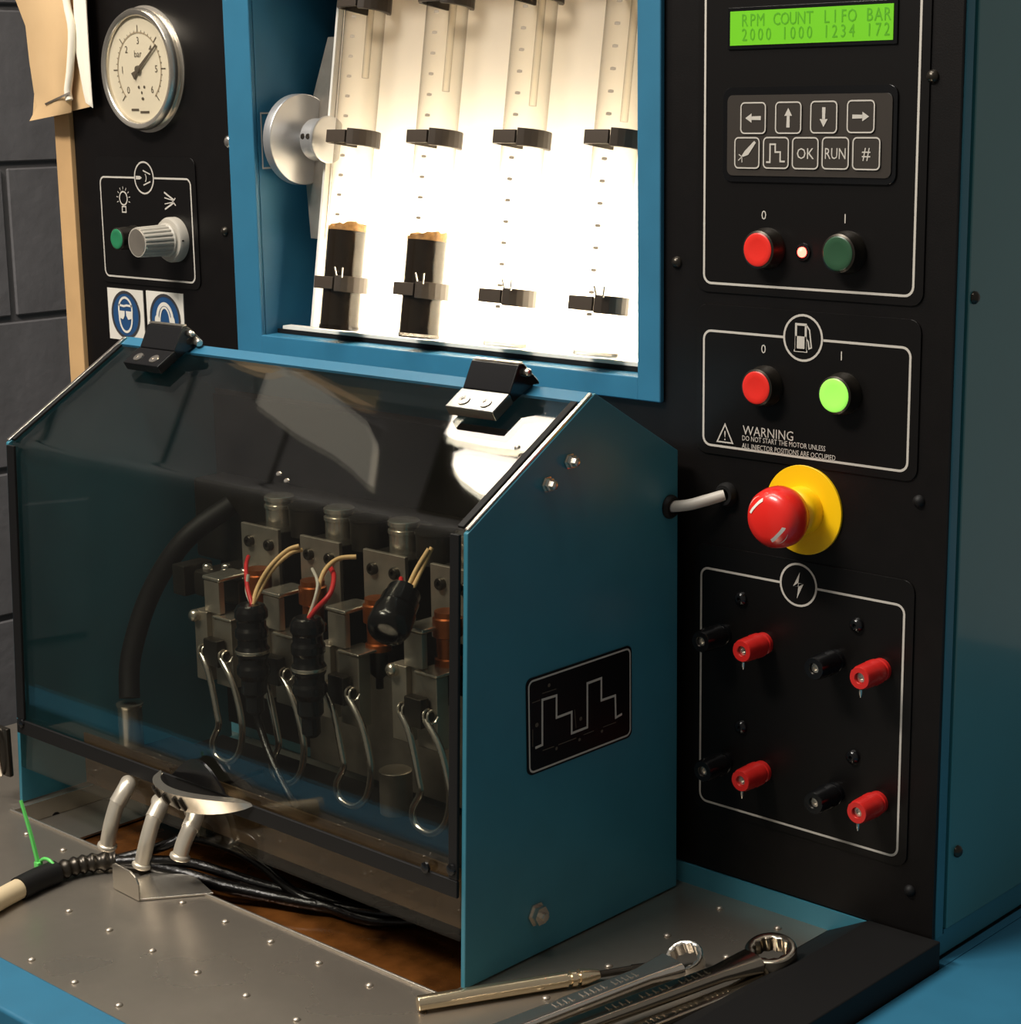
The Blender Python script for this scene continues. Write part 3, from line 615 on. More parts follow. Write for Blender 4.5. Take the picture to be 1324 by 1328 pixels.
bm = B(); lathe(bm, [(0.004, 0.0), (0.0370, 0.0), (0.0378, 0.001), (0.0378, 0.009), (0.0368, 0.010), (0.012, 0.010), (0.006, 0.014)], dc+V((-0.011, 0, 0)), (1, 0, 0), 56); obj('hub_disc', bm, M_alu, rack)
bm = B(); lathe(bm, [(0.0058, 0), (0.0058, 0.014)], dc, (1, 0, 0), 20)
lathe(bm, [(0.0165, 0.0120), (0.0175, 0.0130), (0.0175, 0.026), (0.0190, 0.027), (0.0195, 0.0285), (0.0195, 0.0300), (0.0180, 0.031)], dc, (1, 0, 0), 36); hub = obj('hub', bm, M_alu, rack)
for k in (0, 1):
    bm = B(); lathe(bm, [(0.0026, 0), (0.0022, 0.0010), (0.001, 0.0010)], dc+V((0.0165+0.0065*k, -0.0168, 0.003)), (0, -1, 0.15), 12); obj('set_screw', bm, M_darkmetal, hub)
# tubes
TR = 0.0165
tub = []
for i, (tx, ty, bx_, by_) in enumerate(((463, 60, 418, 400), (541, 60, 523, 400), (684, 60, 637, 400), (792, 60, 744, 400))):
    l = (PBd(tx, ty, TR+0.003).x+PBd(bx_, by_, TR+0.003).x)/2
    tub.append(l)
dx = (tub[3]-tub[2])
tub[0] = PBd(426, 380, TR+0.003).x; tub[1] = PBd(529, 380, TR+0.003).x; tub[2] = PBd(640, 380, TR+0.003).x; tub[3] = PBd(757, 380, TR+0.003).x
names = ['leftmost glass measuring tube, filled part way with dark oil', 'second glass measuring tube from left, part filled with dark oil', 'third glass measuring tube from left, clear and empty', 'rightmost glass measuring tube, clear and empty, beside the blue frame']
fill = {0: PBd(440, 300, 0.01), 1: PBd(548, 313, 0.01)}
for i, xl in enumerate(tub):
    xc = xl+TR; off = TR+0.003
    t = thing('measuring_tube', names[i], 'glass tube', bp(xc, 0.001, off), 'graduated measuring tubes')
    bm = B(); lathe(bm, [(TR, 0.001), (TR, SH-0.006)], bp(xc, 0, off), UP, 36, close=False); obj('glass', bm, M_glass, t)
    bm = B(); lathe(bm, [(TR*1.0, 0.0), (TR*1.0, 0.0035), (0, 0.0035)], bp(xc, 0, off), UP, 36); obj('base', bm, M_white if i > 1 else M_oil, t)
    bm = B()
    def cyl(u, v, xc=xc, off=off):
        a = u/TR; return bp(xc, v, off)+V((1, 0, 0))*math.sin(a)*TR*1.01+NB*math.cos(a)*TR*1.01
    for k in range(17):
        s = 0.030+0.0158*k
        if i in fill and s < (fill[i]-bp(0, 0)).dot(UP)+0.004: continue
        poly2(bm, [(0.0022, s-0.0009), (0.0050, s-0.0012), (0.0066, s-0.0008), (0.0066, s+0.0009), (0.0040, s+0.0013), (0.0022, s+0.0009)], cyl)
    obj('graduation', bm, M_mark, t, smooth=False)
    bm = B(); lathe(bm, [(0.0030, 0.0), (0.0030, 0.084+0.012*i)], bp(xc+0.004, 0.205-0.012*i, off-0.002), UP, 12); obj('filler_tube', bm, M_glass, t)
    if i in fill:
        h = (fill[i]-bp(0, 0)).dot(UP)
        bm = B(); lathe(bm, [(0, 0.0036), (TR*0.95, 0.0036), (TR*0.95, h), (0, h)], bp(xc, 0, off), UP, 32); obj('oil', bm, M_oil, t)
        bm = B(); lathe(bm, [(0, h+0.0002), (TR*0.95, h+0.0002), (TR*0.95, h+0.003), (TR*0.6, h+0.0045), (TR*0.3, h+0.004), (0, h+0.004)], bp(xc, 0, off), UP, 32)
        for v in bm.verts:
            if (v.co-bp(xc, 0, off)).dot(UP) > h+0.001: v.co += UP*(random.uniform(-0.0012, 0.0022)+0.18*(v.co.x-xc))
        obj('foam', bm, M_foam, t)
# clips (parts of the rack)
def clip(xl, s, small=False):
    hh = 0.0050; off = TR+0.003; xc = xl+TR; bm = B()
    prism(bm, [bp(xl-0.0035, s-hh, 0.0005), bp(xl-0.0035, s-hh, off+0.012), bp(xl+0.002, s-hh, TR*2+0.0050), bp(xl+TR*1.5, s-hh, TR*2+0.0055), bp(xl+TR*1.5, s-hh, TR*2+0.0030), bp(xl+0.003, s-hh, TR*2+0.0030), bp(xl-0.0008, s-hh, off+0.010), bp(xl-0.0008, s-hh, 0.0005)], UP*hh*2, 0.0004)
    pts_o = []; pts_i = []
    for k in range(9):
        a = math.radians(62-120*k/8); pts_o.append(bp(xc, s-hh*1.3, off)+V((1, 0, 0))*math.cos(a)*(TR+0.0045)+NB*math.sin(a)*(TR+0.0045)); pts_i.append(bp(xc, s-hh*1.3, off)+V((1, 0, 0))*math.cos(a)*(TR+0.0008)+NB*math.sin(a)*(TR+0.0008))
    prism(bm, pts_o+pts_i[::-1], UP*hh*2.6, 0.0004)
    c = obj('clip', bm, M_clip, rack)
    if small:
        for d in (-0.003, 0.003):
            bm = B(); tube(bm, [bp(xc+TR*0.75+d, s+hh*1.0, off+TR*0.95), bp(xc+TR*0.75+d*1.6, s+hh*2.6, off+TR*1.05)], 0.0008, 6, 1); obj('spring_end', bm, M_satin, c)
sm = (PBd(560, 178, 0.03)-bp(0, 0)).dot(UP); sb = (PBd(655, 385, 0.03)-bp(0, 0)).dot(UP); stp = (PBd(600, -7, 0.03)-bp(0, 0)).dot(UP)
for xl in tub: clip(xl, sm); clip(xl, sb, True); clip(xl, stp)

# ------------------------------------------------------------------ hood over the injectors
HX0, HX1 = -0.6166, XH
def yf(z): return -0.2342+0.0380*(z-0.0055)
CR = (yf(0.3030), 0.3030); AP = (-0.1007, 0.3763); BT = (-0.0125, 0.3255)
sl = V((0, AP[0]-CR[0], AP[1]-CR[1])).normalized(); ln_ = V((0, -sl.z, sl.y))      # up the slope, outward normal
hood = thing('hood_housing', 'teal sheet-metal hood housing with pentagonal sides around the injectors', 'machine housing', (-0.357, -0.12, 0))
prof = [(yf(0.001), 0.001), CR, AP, BT, (-0.0125, 0.001)]
def sidepanel(x0, x1):
    bm = B(); prism(bm, [(x0, y, z) for y, z in prof], (x1-x0, 0, 0), 0.0008); return obj('side_panel', bm, M_blue_lightened, hood)
sidepanel(HX1-0.004, HX1); sidepanel(HX0, HX0+0.004)
xi0, xi1 = HX0+0.0045, HX1-0.0045
a = V((0, *AP)); b = V((0, *BT))
bm = B(); q0 = a-sl*0.010; prism(bm, [(xi0, q0.y, q0.z), (xi0, a.y, a.z), (xi0, b.y, b.z), (xi0, b.y, b.z-0.003), (xi0, a.y, a.z-0.003), (xi0, q0.y+0.001, q0.z-0.002)], (xi1-xi0, 0, 0)); obj('top_rail', bm, M_blue, hood, smooth=False)
bm = B(); box(bm, (xi0, -0.0160, 0.0165), (xi1, -0.0140, 0.318)); obj('dark_back_sheet', bm, M_black, hood, smooth=False)  # black sheet added to darken the inside of the hood
bm = B(); box(bm, (xi0+0.05, -0.188, 0.024), (xi1-0.003, -0.062, 0.0265)); box(bm, (xi0+0.05, -0.188, 0.0266), (xi1-0.003, -0.186, 0.034)); obj('dark_floor_sheet', bm, M_rubber, hood, smooth=False)  # black floor added so the trough inside the hood looks dark
for px, py in ((738, 598), (709, 628)):
    c = P(px, py, 'x', HX1); bm = B(); lathe(bm, [(0.0055, 0.0002), (0.0055, 0.0012), (0.0046, 0.0013), (0.0046, 0.004), (0.0036, 0.0042), (0.0030, 0.0075), (0, 0.0090)], c, (1, 0, 0), 6); obj('acorn_nut', bm, M_satin, hood)
c = P(695, 1185, 'x', HX1); bm = B(); lathe(bm, [(0.0085, 0.0002), (0.0085, 0.0014), (0.0068, 0.0015), (0.0068, 0.0060), (0.0030, 0.0062), (0.0030, 0.0095), (0, 0.0100)], c, (1, 0, 0), 6); obj('hex_bolt', bm, M_satin, hood)
# label on the right side
ly0, ly1, lz0_, lz1_ = P(682, 940, 'x', HX1).y, P(818, 900, 'x', HX1).y, (P(683, 1004, 'x', HX1).z+P(817, 958, 'x', HX1).z)/2, (P(683, 880, 'x', HX1).z+P(817, 837, 'x', HX1).z)/2
lab = thing('waveform_label', 'black label with a white two-step pulse diagram on the teal hood side', 'label', (HX1, (ly0+ly1)/2, lz0_))
bm = B(); prism(bm, [(HX1+0.0002, u, v) for u, v in rrect(ly0, ly1, lz0_, lz1_, 0.005)], (0.0007, 0, 0)); obj('plate', bm, M_overlay, lab, smooth=False)
S_ = side(HX1+0.0011); bm = B(); loop_strip(bm, rrect(ly0+0.002, ly1-0.002, lz0_+0.002, lz1_-0.002, 0.0042), 0.0013, S_); obj('printed_border', bm, M_print, lab)
def lp(u, v): w_ = P(675+u/7.38, 830+v/7.38, 'x', HX1); return (w_.y, w_.z)
bm = B(); loop_strip(bm, [lp(*p) for p in ((130, 1030), (197, 1000), (197, 570), (333, 528), (333, 740), (478, 685), (478, 890), (628, 832), (628, 412), (762, 362), (762, 575), (895, 528), (900, 740), (960, 705))], 0.0017, S_, False); obj('pulse_line', bm, M_print, lab)
bm = B()
for u, v, r in ((262, 430, 20), (145, 810, 24), (565, 750, 22), (333, 1035, 18), (553, 950, 18), (768, 870, 18)):
    y_, z_ = lp(u, v); poly2(bm, ell(y_, z_, 0.0013*r/18, 0.0012*r/18, 8), S_)
for p0, p1 in (((200, 1055), (310, 1015)), ((350, 1000), (520, 935)), ((590, 905), (690, 865)), ((780, 830), (900, 785)), ((100, 600), (180, 570)), ((105, 850), (105, 1020)), ((195, 510), (330, 465)), ((505, 660), (520, 840))):
    loop_strip(bm, [lp(*p0), lp(*p1)], 0.0006, S_, False)
obj('dimension_marks', bm, M_ink, lab)

# hinged clear lid
lid = thing('clear_hood_lid', 'hinged clear plastic lid with black edging over the injectors', 'lid', (-0.357, -0.23, 0.03))
ZB = 0.0325; TT = 0.003
o1 = V((0, yf(ZB), ZB)); o2 = V((0, *CR)); o3 = V((0, *AP))-sl*0.0125
fn = V((0, -1, 0.038)).normalized()
outp = [o1]+[o2+V((0, 0, -0.010))*(1-k/4)**1 if k == 0 else (o2+V((0, 0.00038, -0.010))*(1-k/4)**2+sl*0.010*(k/4)**2) for k in range(5)]+[o3]
inp = [p-fn*TT if i == 0 else p-(fn+ln_).normalized()*TT if i < len(outp)-1 else p-ln_*TT for i, p in enumerate(outp)]
bm = B(); rows = []
for p_ in (outp, inp): rows.append([[bm.verts.new((x, q_.y, q_.z)) for q_ in p_] for x in (xi0+0.0005, xi1-0.0005)])
n = len(outp)
for a_, fl in ((0, 0), (1, 1)):
    for i in range(n-1): bm.faces.new((rows[a_][0][i], rows[a_][1][i], rows[a_][1][i+1], rows[a_][0][i+1]))
for s_ in (0, 1):
    for i in range(n-1): bm.faces.new((rows[0][s_][i], rows[0][s_][i+1], rows[1][s_][i+1], rows[1][s_][i]))
for i in (0, n-1): bm.faces.new((rows[0][0][i], rows[0][1][i], rows[1][1][i], rows[1][0][i]))
obj('clear_sheet', bm, M_lid, lid, ang=60)
def sheet_strip(name, x0, x1, za, zb, m, t0=0.0004, t1=0.003, bev=0.0006):
    bm = B(); A_ = V((0, yf(za), za))+fn*t0; B_ = V((0, yf(zb), zb))+fn*t0
    prism(bm, [(x0, A_.y, A_.z), (x0, A_.y+fn.y*(t1-t0), A_.z), (x0, B_.y+fn.y*(t1-t0), B_.z), (x0, B_.y, B_.z)], (x1-x0, 0, 0), bev); return obj(name, bm, m, lid)
bt = sheet_strip('bottom_trim', xi0+0.0005, xi1-0.0005, 0.0628, 0.0745, M_rubber)
bm = B(); box(bm, (xi0+0.0135, yf(0.08)-0.0035, 0.0748), (xi1-0.0105, yf(0.08)-0.0005, 0.0985)); bm.free()
sheet_strip('edge_seal', xi1-0.0085, xi1-0.0005, 0.0750, 0.3020, M_rubber); sheet_strip('edge_seal', xi0+0.0005, xi0+0.011, 0.0750, 0.3020, M_rubber)
def slope_strip(name, x0, x1, s0, s1, m, t0=0.0004, t1=0.0026):
    bm = B(); A_ = o2+sl*s0+ln_*t0; B_ = o2+sl*s1+ln_*t0; d_ = ln_*(t1-t0)
    prism(bm, [(x0, A_.y, A_.z), (x0, (A_+d_).y, (A_+d_).z), (x0, (B_+d_).y, (B_+d_).z), (x0, B_.y, B_.z)], (x1-x0, 0, 0), 0.0005); return obj(name, bm, m, lid)
SL = (V((0, *AP))-o2).length-0.013
slope_strip('edge_seal', xi1-0.0060, xi1-0.0005, 0.003, SL, M_rubber); slope_strip('edge_seal', xi0+0.0005, xi0+0.0060, 0.003, SL, M_rubber)
for x0_, x1_ in ((HX1-0.0040, HX1-0.0008), (HX0+0.0002, HX0+0.0036)):
    bm = B(); A_ = o2+sl*0.002+ln_*0.0003; B_ = V((0, *AP))-sl*0.002+ln_*0.0003; d_ = ln_*0.0014
    prism(bm, [(x0_, A_.y, A_.z), (x0_, (A_+d_).y, (A_+d_).z), (x0_, (B_+d_).y, (B_+d_).z), (x0_, B_.y, B_.z)], (x1_-x0_, 0, 0), 0.0004); obj('edge_strip', bm, M_chrome, hood)  # bright strip stands in for the highlight along the sloped edge
for px, py in ((28, 938), (552, 1125), (585, 1128)):
    c = P(px, py, 'y', yf(0.068)-0.003); bm = B(); lathe(bm, [(0.004, 0), (0.0036, 0.0014), (0, 0.0022)], V((c.x, yf(c.z)-0.0031, c.z)), fn, 12); obj('trim_screw', bm, M_gloss, bt)
for px, py in ((671, 581), (362, 615), (372, 624)):
    c = PP(px, py, o2, ln_)+ln_*0.0003; bm = B(); lathe(bm, [(0.0022, 0), (0.0018, 0.0010), (0, 0.0014)], c, ln_, 12); obj('stud', bm, M_chrome, lid)
# crescent pull on the lid front
hl = P(205, 1000, 'y', -0.238); hr = P(322, 1043, 'y', -0.238); zc = (hl.z+hr.z)/2; W = hr.x-hl.x
gp = thing('crescent_pull', 'curved pointed metal pull lip with a notched rim on the lid front', 'handle', (hl.x, -0.236, zc))
top = []; yb = yf(zc)-0.0036
N_ = 18
for k in range(N_+1):
    u = k/N_; bul = 0.026*math.sin(math.pi*min(1, u**0.72))**0.9
    top.append(V((hl.x+W*u, yb-0.0005-bul, zc)))
inn = [V((p.x, min(yb, p.y+0.007+0.004*(p.x-hl.x)/W), zc)) for p in top]
bm = B()
def strip3(bm, a, b):
    va = [bm.verts.new(p) for p in a]; vb = [bm.verts.new(p) for p in b]
    for i in range(len(a)-1): bm.faces.new((va[i], va[i+1], vb[i+1], vb[i]))
low = [V((p.x+0.002, min(yb, p.y+0.007*math.sin(math.pi*k/N_)), zc-0.0015-0.013*math.sin(math.pi*k/N_)**0.8)) for k, p in enumerate(top)]
lown = [V((p.x, min(yb, p.y+0.0025), p.z)) for p in low]; inn2 = [p-V((0, 0, 0.002)) for p in inn]
strip3(bm, inn, top); strip3(bm, top, low); strip3(bm, low, lown); strip3(bm, lown, inn2); strip3(bm, inn2, inn)
bmesh.ops.remove_doubles(bm, verts=bm.verts[:], dist=1e-6); obj('lip', bm, M_satin, gp, ang=50)
for k in range(5):
    i = 3+int(k*1.7); a_ = top[i].lerp(low[i], 0.25); b_ = top[i].lerp(low[i], 0.85); d_ = V((0, -0.0008, 0))
    bm = B(); tube(bm, [a_+d_, a_.lerp(b_, 0.5)+d_*2, b_+d_], 0.0016, 8, 2); obj('notch', bm, M_darkmetal, gp)
bm = B(); prism(bm, [(hl.x+0.016+0.062*k/14, yb, zc+0.0005+0.019*math.sin(math.pi*k/14)) for k in range(15)], (0, -0.0022, 0)); obj('recess_plate', bm, M_gloss, gp)

# hinges
HP = [(-0.1372, 0.3545), (-0.1425, 0.3635), (-0.1255, 0.3740), (-0.1160, 0.3920), (-0.1105, 0.3928), (-0.0955, 0.3790), (-0.0950, 0.3768), (-0.1005, 0.3770), (-0.1030, 0.3762)]
def hinge(x0, x1, label, mtop, small=False):
    t = thing('lid_hinge', label, 'hinge', ((x0+x1)/2, -0.12, 0.365))
    def on(p, h): return V((0, p[0], p[1]))+ln_*h
    def foot(p, h):                                   # point of the lid plane below profile point p, raised by h
        v = V((0, p[0], p[1])); return v-ln_*((v-o2).dot(ln_)-h)
    f0 = foot(HP[1], 0.0028); f1 = foot(HP[2], 0.0028)
    bm = B(); prism(bm, [(x0, q_.y, q_.z) for q_ in (f0, V((0, *HP[1])), V((0, *HP[2])), f1)], (x1-x0, 0, 0), 0.0008); leaf = obj('leaf', bm, mtop, t)
    c_ = (V((0, *HP[1]))+V((0, *HP[2])))*0.5; W_ = x1-x0
    for u in (0.27, 0.72):
        k = V((x0+W_*u, c_.y, c_.z))+ln_*0.0001-sl*0.002; bm = B(); lathe(bm, [(0.0046, 0), (0.0044, 0.0007), (0.0018, 0.0008), (0.0016, 0.0003)], k, ln_, 18); obj('screw', bm, M_chrome, leaf)
    pr = [foot(HP[2], 0.0028)+sl*0.0004, V((0, *HP[2]))+sl*0.0004]+[V((0, *p)) for p in HP[3:8]]+[V((0, AP[0]-0.0015, AP[1]+0.0012))]
    bm = B(); prism(bm, [(x0+0.0005, p.y, p.z) for p in pr], (W_-0.001, 0, 0), 0.0008); kb_ = obj('knuckle_block', bm, M_gloss, t)
    bm = B(); prism(bm, [(x0+0.001, p[0], p[1]) for p in ((-0.1150, 0.3926), (-0.1112, 0.3931), (-0.1112, 0.3938), (-0.1150, 0.3934))], (W_-0.002, 0, 0)); obj('top_edge', bm, M_satin, kb_)
    bm = B(); k = V((x1-0.0005, -0.1090, 0.3865)); lathe(bm, [(0.0030, 0), (0.0030, 0.0025), (0.002, 0.0040), (0, 0.0042)], k, (1, 0, 0), 14); obj('pin', bm, M_chrome, t)
    if small:
        bm = B(); k = V((x1-0.0005, -0.1030, 0.3805)); lathe(bm, [(0.0034, 0), (0.0034, 0.006), (0.0026, 0.008), (0, 0.0084)], k, (1, -0.3, -0.25), 14); obj('pin', bm, M_satin, t)
hinge(-0.1965, -0.1515, 'black hinge block with bright top leaf at the right end of the clear lid', M_leaf)
hinge(-0.5645, -0.5180, 'black hinge block with two silver screws at the left end of the clear lid', M_gloss, True)

# ------------------------------------------------------------------ inside the hood
bm = B(); AY = -0.2185
box(bm, (-0.540, AY, 0.0325), (-0.1035, AY+0.002, 0.074)); box(bm, (-0.540, AY+0.002, 0.0325), (-0.1035, -0.195, 0.0345))
tag(obj('steel_apron', bm, M_stain, None, smooth=False), 'oil stained steel strip along the bottom of the hood front', 'panel')
bm = B(); box(bm, (-0.45, -0.058, 0.030), (-0.105, -0.055, 0.120)); tag(obj('splash_plate', bm, M_greymetal, None, smooth=False), 'grey splash plate behind the wire loops inside the hood', 'plate')
bm = B(); box(bm, (-0.60, -0.052, 0.180), (-0.103, -0.018, 0.250), 0.003); tag(obj('mounting_rail', bm, M_darkmetal), 'dark metal rail carrying the injector mounts inside the hood', 'rail')
YB = -0.100
mounts = [P(*p, 'y', YB) for p in ((312, 680), (388, 692), (470, 712), (557, 728))]; mz = sum(p.z for p in mounts)/4
ordn = ('first', 'second', 'third', 'fourth')
for i, p in enumerate(mounts):
    t = thing('injector_mount', f'{ordn[i]} grey bolted injector mount from the left, under the clear lid', 'mount', (p.x, YB, mz-0.055), 'injector mounts')
    w_ = 0.046
    bm = B(); box(bm, (p.x, YB, mz-0.056), (p.x+w_, YB+0.004, mz), 0.0006, 1); obj('face_plate', bm, M_greymetal, t)
    bm = B(); box(bm, (p.x+0.001, YB+0.0045, mz-0.052), (p.x+w_-0.001, YB+0.044, mz-0.003), 0.001, 1); obj('body', bm, M_darkmetal, t)
    for dx in (0.012, 0.036):
        bm = B(); lathe(bm, [(0.0048, 0), (0.0048, 0.003), (0.0040, 0.004), (0.0022, 0.004), (0.0020, 0.002)], (p.x+dx, YB, mz-0.0135), (0, -1, 0), 16); obj('bolt', bm, M_darkmetal, t)
    bm = B(); lathe(bm, [(0.0115, 0), (0.0115, 0.014), (0.0125, 0.0145), (0.0125, 0.017), (0.0112, 0.0175), (0.0112, 0.020), (0.0124, 0.0205), (0.0124, 0.0235), (0.0110, 0.0245), (0, 0.0245)], (p.x+0.021, YB+0.024, mz-0.003), (0, 0, 1), 28); obj('cap', bm, M_satin, t)
    bm = B(); lathe(bm, [(0.0150, 0), (0.0150, 0.022), (0.0158, 0.0225), (0.0158, 0.0245), (0.0140, 0.0250), (0, 0.0250)], (p.x+w_+0.0045, YB+0.028, mz-0.008), (0, 0, 1), 28); obj('drum', bm, M_darkmetal, t)
    c = P(*((334, 737), (405, 752), (489, 775), (580, 792))[i], 'y', -0.1185)
    t2 = thing('fuel_injector', f'copper coloured injector below the {ordn[i]} mount from the left', 'injector', c-V((0, 0, 0.06)), 'copper coloured injectors')
    bm = B(); lathe(bm, [(0.0095, 0), (0.0095, 0.004), (0.0110, 0.005), (0.0110, 0.018), (0.0085, 0.0195), (0.0085, 0.034), (0.0100, 0.035), (0.0100, 0.040)], c, (0, 0, -1), 24); obj('body', bm, M_copper, t2)
    bm = B(); lathe(bm, [(0.0070, 0.040), (0.0070, 0.058), (0.0030, 0.062), (0.0030, 0.070)], c, (0, 0, -1), 18); obj('nozzle', bm, M_darkmetal, t2)

# toggle clamps with wire loops
CY = -0.142
ctop = [P(*p, 'y', CY) for p in ((270, 758), (347, 771), (431, 793), (530, 814))]; cz_ = sum(p.z for p in ctop)/4
ref = ctop[3]
def cl(px, py, y=CY): q_ = P(px, py, 'y', y); return V((q_.x-ref.x, y, q_.z-ref.z+cz_))
def clampobj(i):
    X = ctop[i].x; t = thing('toggle_clamp', f'{ordn[i]} grey toggle clamp with hanging wire loop, from the left', 'clamp', (X, CY, 0.1), 'toggle clamps')
    sh = V((X, 0, 0)); L_ = lambda px, py, y=CY: cl(px, py, y)+sh
    a = L_(530, 814); b = L_(545, 818); sd = L_(504, 846); se = L_(568, 862); bo = L_(520, 955).z
    # upper post with top jaw
    bm = B(); box(bm, (a.x-0.006, CY, sd.z-0.004), (b.x+0.001, CY+0.006, a.z-0.0005), 0.0006, 1); obj('post', bm, M_greymetal, t)
    bm = B(); box(bm, (a.x-0.007, CY-0.001, a.z), (b.x+0.003, CY+0.030, a.z+0.0035), 0.001, 1); obj('top_jaw', bm, M_satin, t)
    xl, xr = a.x-0.018, a.x+0.029
    bm = B(); zt = sd.z-0.004
    box(bm, (xl, CY-0.002, bo), (a.x-0.002, CY+0.010, zt), 0.0008, 1); box(bm, (a.x+0.007, CY-0.002, bo), (xr, CY+0.010, zt-0.003), 0.0008, 1); box(bm, (a.x-0.002, CY+0.003, bo+0.020), (a.x+0.007, CY+0.010, zt)); obj('body', bm, M_greymetal, t)
    bm = B(); box(bm, (a.x+0.007, CY-0.003, zt-0.0028), (xr+0.001, CY+0.022, zt-0.0005), 0.0006, 1); obj('shelf', bm, M_satin, t)
    bm = B(); lathe(bm, [(0.0050, 0), (0.0050, 0.004), (0.0035, 0.006), (0, 0.0064)], (xl+0.004, CY-0.002, zt-0.004), (0, -1, 0), 16); obj('side_stud', bm, M_satin, t)
    # toggle with small springs
    ty = CY-0.008; m0 = L_(523, 908, ty); m1 = L_(556, 932, ty); tz = (m0.z+m1.z)/2; m0.z = tz; m1.z = tz
    bm = B(); lathe(bm, [(0.0032, -0.003), (0.0032, (m1-m0).length+0.003)], m0, (m1-m0), 12); box(bm, (m0.x+0.004, ty-0.004, tz-0.010), (m1.x-0.004, ty+0.005, tz+0.012), 0.001, 1); obj('toggle', bm, M_darkmetal, t)
    for mm_ in (m0, m1):
        bm = B(); tube(bm, [mm_+V((0.0012*math.cos(k*1.1)*3.2*0+0.0008*k-0.003, 0.0046*math.cos(k*1.25), 0.0046*math.sin(k*1.25))) for k in range(11)], 0.0010, 6, 3); obj('spring', bm, M_satin, t)
    # wire loop
    ly = CY-0.013
    pts = [(m0.x, tz, 0), ]
    W_ = [L_(px, py, ly) for px, py in ((532, 950), (543, 1005), (545, 1024), (535, 1046), (539, 1066), (559, 1077), (576, 1066), (583, 1040), (582, 1012), (571, 966))]
    bm = B(); tube(bm, [m0+V((0, -0.003, -0.002))]+W_+[m1+V((0, -0.003, -0.002))], 0.0027, 10, 6); obj('wire_loop', bm, M_chrome, t)
for i in range(4): clampobj(i)

# black connectors with wires
def connector(px, ytop, ybot, y, label, wires, tail=None):
    a = P(px, ytop, 'y', y); b = P(px+6, ybot, 'y', y); L = a.z-b.z; t = thing('cable_connector', label, 'connector', (a.x, y, b.z), 'injector cable connectors')
    pr = [(0.0085, 0), (0.0105, 0.001)]; h = 0.001
    for k in range(7): h0 = L*(0.06+0.085*k); pr += [(0.0112 if k % 2 else 0.0128, h0), (0.0112 if k % 2 else 0.0128, h0+L*0.055)]
    pr += [(0.0098, L*0.68), (0.0098, L*0.80), (0.0070, L*0.84), (0.0070, L*0.97), (0.0045, L)]
    bm = B(); lathe(bm, pr, a, (0, 0, -1), 24); obj('shell', bm, M_gloss, t, ang=25)
    bm = B(); lathe(bm, [(0.0131, L*0.405), (0.0134, L*0.41), (0.0134, L*0.43), (0.0131, L*0.435)], a, (0, 0, -1), 24, close=False); obj('band', bm, M_satin, t)
    for m, rad, pts in wires:
        bm = B(); tube(bm, [a+V((0.002, 0, -0.001))]+[P(u, v, 'y', yy) for u, v, yy in pts], rad, 8, 6); obj('wire', bm, m, t)
    if tail:
        bm = B(); tube(bm, [V((a.x, y, b.z+0.003))]+[P(u, v, 'y', yy) for u, v, yy in tail], 0.0030, 10, 6); obj('cable', bm, M_wire_black, t)
connector(325, 783, 925, -0.172, 'black ribbed connector with beige wires, in front of the first clamp', [(M_beige, 0.0018, [(334, 762, -0.160), (350, 735, -0.150), (372, 714, -0.135), (388, 708, -0.128)]), (M_beige, 0.0016, [(338, 765, -0.158), (354, 738, -0.148), (376, 718, -0.134), (392, 713, -0.125)]), (M_redwire, 0.0017, [(321, 762, -0.165), (319, 735, -0.150), (322, 722, -0.135)]), (M_greytube, 0.0013, [(320, 768, -0.165), (322, 745, -0.160)])],
          tail=[(338, 945, -0.172), (352, 985, -0.178), (374, 1030, -0.186), (388, 1050, -0.192)])
connector(398, 800, 955, -0.172, 'black ribbed connector with red and beige wires, in front of the second clamp', [(M_beige, 0.0018, [(411, 772, -0.160), (420, 742, -0.150), (438, 725, -0.135), (462, 722, -0.125)]), (M_redwire, 0.0020, [(410, 790, -0.168), (428, 770, -0.160), (433, 748, -0.145), (428, 735, -0.130)]), (M_greytube, 0.0013, [(412, 760, -0.160), (405, 738, -0.140)])])
# third connector: round, lying forward
a = P(507, 806, 'y', -0.168)
t = thing('cable_connector', 'round black connector with beige wires lying above the third clamp', 'connector', a, 'injector cable connectors')
ax_ = V((0.35, -0.75, -0.45)); bm = B(); lathe(bm, [(0.0100, -0.030), (0.0125, -0.029), (0.0125, -0.022), (0.0140, -0.021), (0.0140, -0.012), (0.0125, -0.011), (0.0155, -0.009), (0.0160, 0.004), (0.0140, 0.010), (0.009, 0.012), (0.008, 0.008), (0, 0.008)], a, ax_, 28); obj('shell', bm, M_gloss, t)
for (m, pts) in ((M_beige, ((526, 768, -0.150), (540, 738, -0.135), (556, 712, -0.125))), (M_beige, ((532, 768, -0.148), (546, 740, -0.132), (560, 710, -0.122))), (M_redwire, ((521, 770, -0.150), (520, 750, -0.135)))):
    bm = B(); s0 = a-ax_.normalized()*0.026; tube(bm, [s0]+[P(*q_[:2], 'y', q_[2]) for q_ in pts], 0.0017, 8, 6); obj('wire', bm, m, t)
